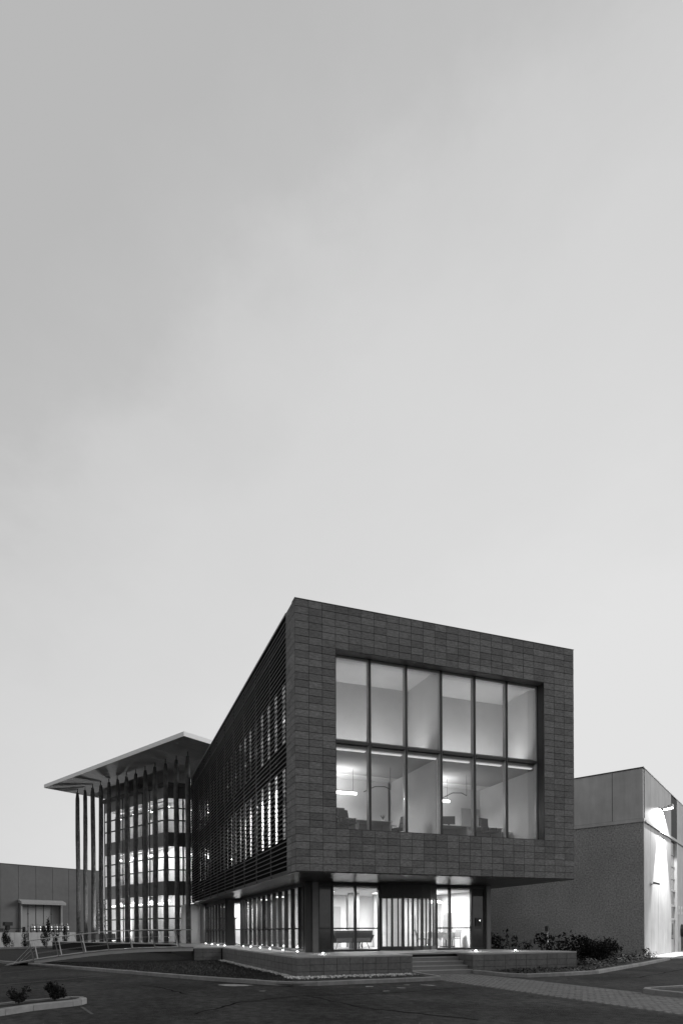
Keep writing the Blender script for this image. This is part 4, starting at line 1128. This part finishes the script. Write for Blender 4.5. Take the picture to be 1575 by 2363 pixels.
shrub('shrub', 'low shrub peeking over the terrace nearest the pier', 'shrub', (13.6, 7.2, .07), 1.0, 1.35, 520, .11, 'leafd', 6, clumps=9, group=gr)
shrub('shrub', 'sparse twiggy shrub peeking over the terrace, second from the pier', 'shrub', (14.6, 7.0, .07), .5, 1.5, 110, .1, 'leafd', 7, clumps=4, group=gr)
shrub('shrub', 'sparse twiggy shrub peeking over the terrace, third from the pier', 'shrub', (15.7, 7.2, .07), .5, 1.3, 110, .1, 'leafd', 8, clumps=4, group=gr)
shrub('shrub', 'shrub around the slim bollard light', 'shrub', (16.0, 6.0, .07), .7, 1.25, 320, .1, 'leafd', 9, clumps=7, group=gr)
shrub('weed', 'small weed tuft at the hall corner', 'plant', (21.9, 5.0, .07), .28, .45, 110, .06, 'leafd', 10, clumps=5)
b = MB(); n = 0; rnd = random.Random(5)
gcp = [(7.9, -1.95), (9.2, -1.95), (11.0, -1.75), (16.8, 1.5), (22.2, 4.6), (21.6, 5.6), (15.2, 9), (12.6, 3.4), (12.3, -.05), (7.9, -.1)]
while n < 9000:
    x, y = rnd.uniform(7.5, 22.5), rnd.uniform(-2, 9)
    if not in_poly(x, y, gcp): continue
    if x < 12.3 and rnd.random() < .35: continue
    h = (.1 if x < 12.3 else .32) * rnd.uniform(.2, 1.2) * (.6 + .6 * math.sin(x * 2.1) * math.sin(y * 1.7 + 1) ** 2); a = rnd.uniform(0, 6.28); s = rnd.uniform(.04, .085)
    d = Vector((math.cos(a), math.sin(a), rnd.uniform(-.3, .8))) * s; e = Vector((-math.sin(a), math.cos(a), rnd.uniform(-.4, .4))) * s * .4; p = Vector((x, y, .09 + h))
    b.add([p - d, p + e, p + d, p - e], [(0, 1, 2, 3)]); n += 1
o = b.build('ground_cover', 'leaf', kind='stuff'); o['label'] = 'low leafy ground cover between kerb, terrace and hall'; o['category'] = 'ground cover'
t = thing('bollard_light', 'slim unlit bollard light among the shrubs beyond the terrace', 'bollard', (16.25, 6.25, .07))
MB().lathe([(.07, 0), (.07, 1.45)], n=12).build('tube', 'steelb', t, smooth=True); MB().lathe([(.1, 1.5), (.1, 1.75), (.05, 1.8)], n=12).build('cap', 'dark', t); MB().lathe([(.05, 1.45), (.05, 1.5)], n=12).build('neck', 'greyw', t)
gl_ = 'young conifers in front of the loading dock'
for i, (px, py, h, rx, lb, n) in enumerate(((-15.85, 47.72, 1.9, .75, 'broad young conifer furthest left before the dock', 420), (-14.0, 47.1, 1.6, .55, 'thin sparse young conifer, second from left before the dock', 190),
                                         (-11.9, 45.4, 2.75, .55, 'tallest dark young conifer before the kegs', 560), (-11.0, 45.9, 1.7, .6, 'sparse young conifer right of the tallest one', 190), (-9.95, 44.8, 2.3, .4, 'slender young conifer right of the kegs', 260), (-8.7, 43.9, 1.6, .6, 'low young conifer nearest the columns', 220))):
    shrub('conifer', lb, 'tree', (px, py, .06), rx * .8, h, n * 4, .065, 'leafd', 20 + i, group=gl_, clumps=9)
# small lit tree beyond the columns
q = loc2w(TO, 5.0, 19.9)
t = thing('young_tree', 'slender young tree lit from below behind the columns', 'tree', (q[0], q[1], TZ))
MB().tube((0, 0, 0), (.05, 0, 4.6), .05, .015, 7).build('trunk', 'bark', t)
b = MB()
for i in range(9):
    a = i * 2.4; z = 1.0 + i * .38; b.tube((.01, 0, z), (.5 * math.cos(a) * (1 - i * .05), .5 * math.sin(a) * (1 - i * .05), z + .5), .014, .005, 4)
b.build('limb', 'bark', t)
foliage(.6, .6, 4.2, .6, 620, .11, 77, 16).build('crown', 'leafpale', t)
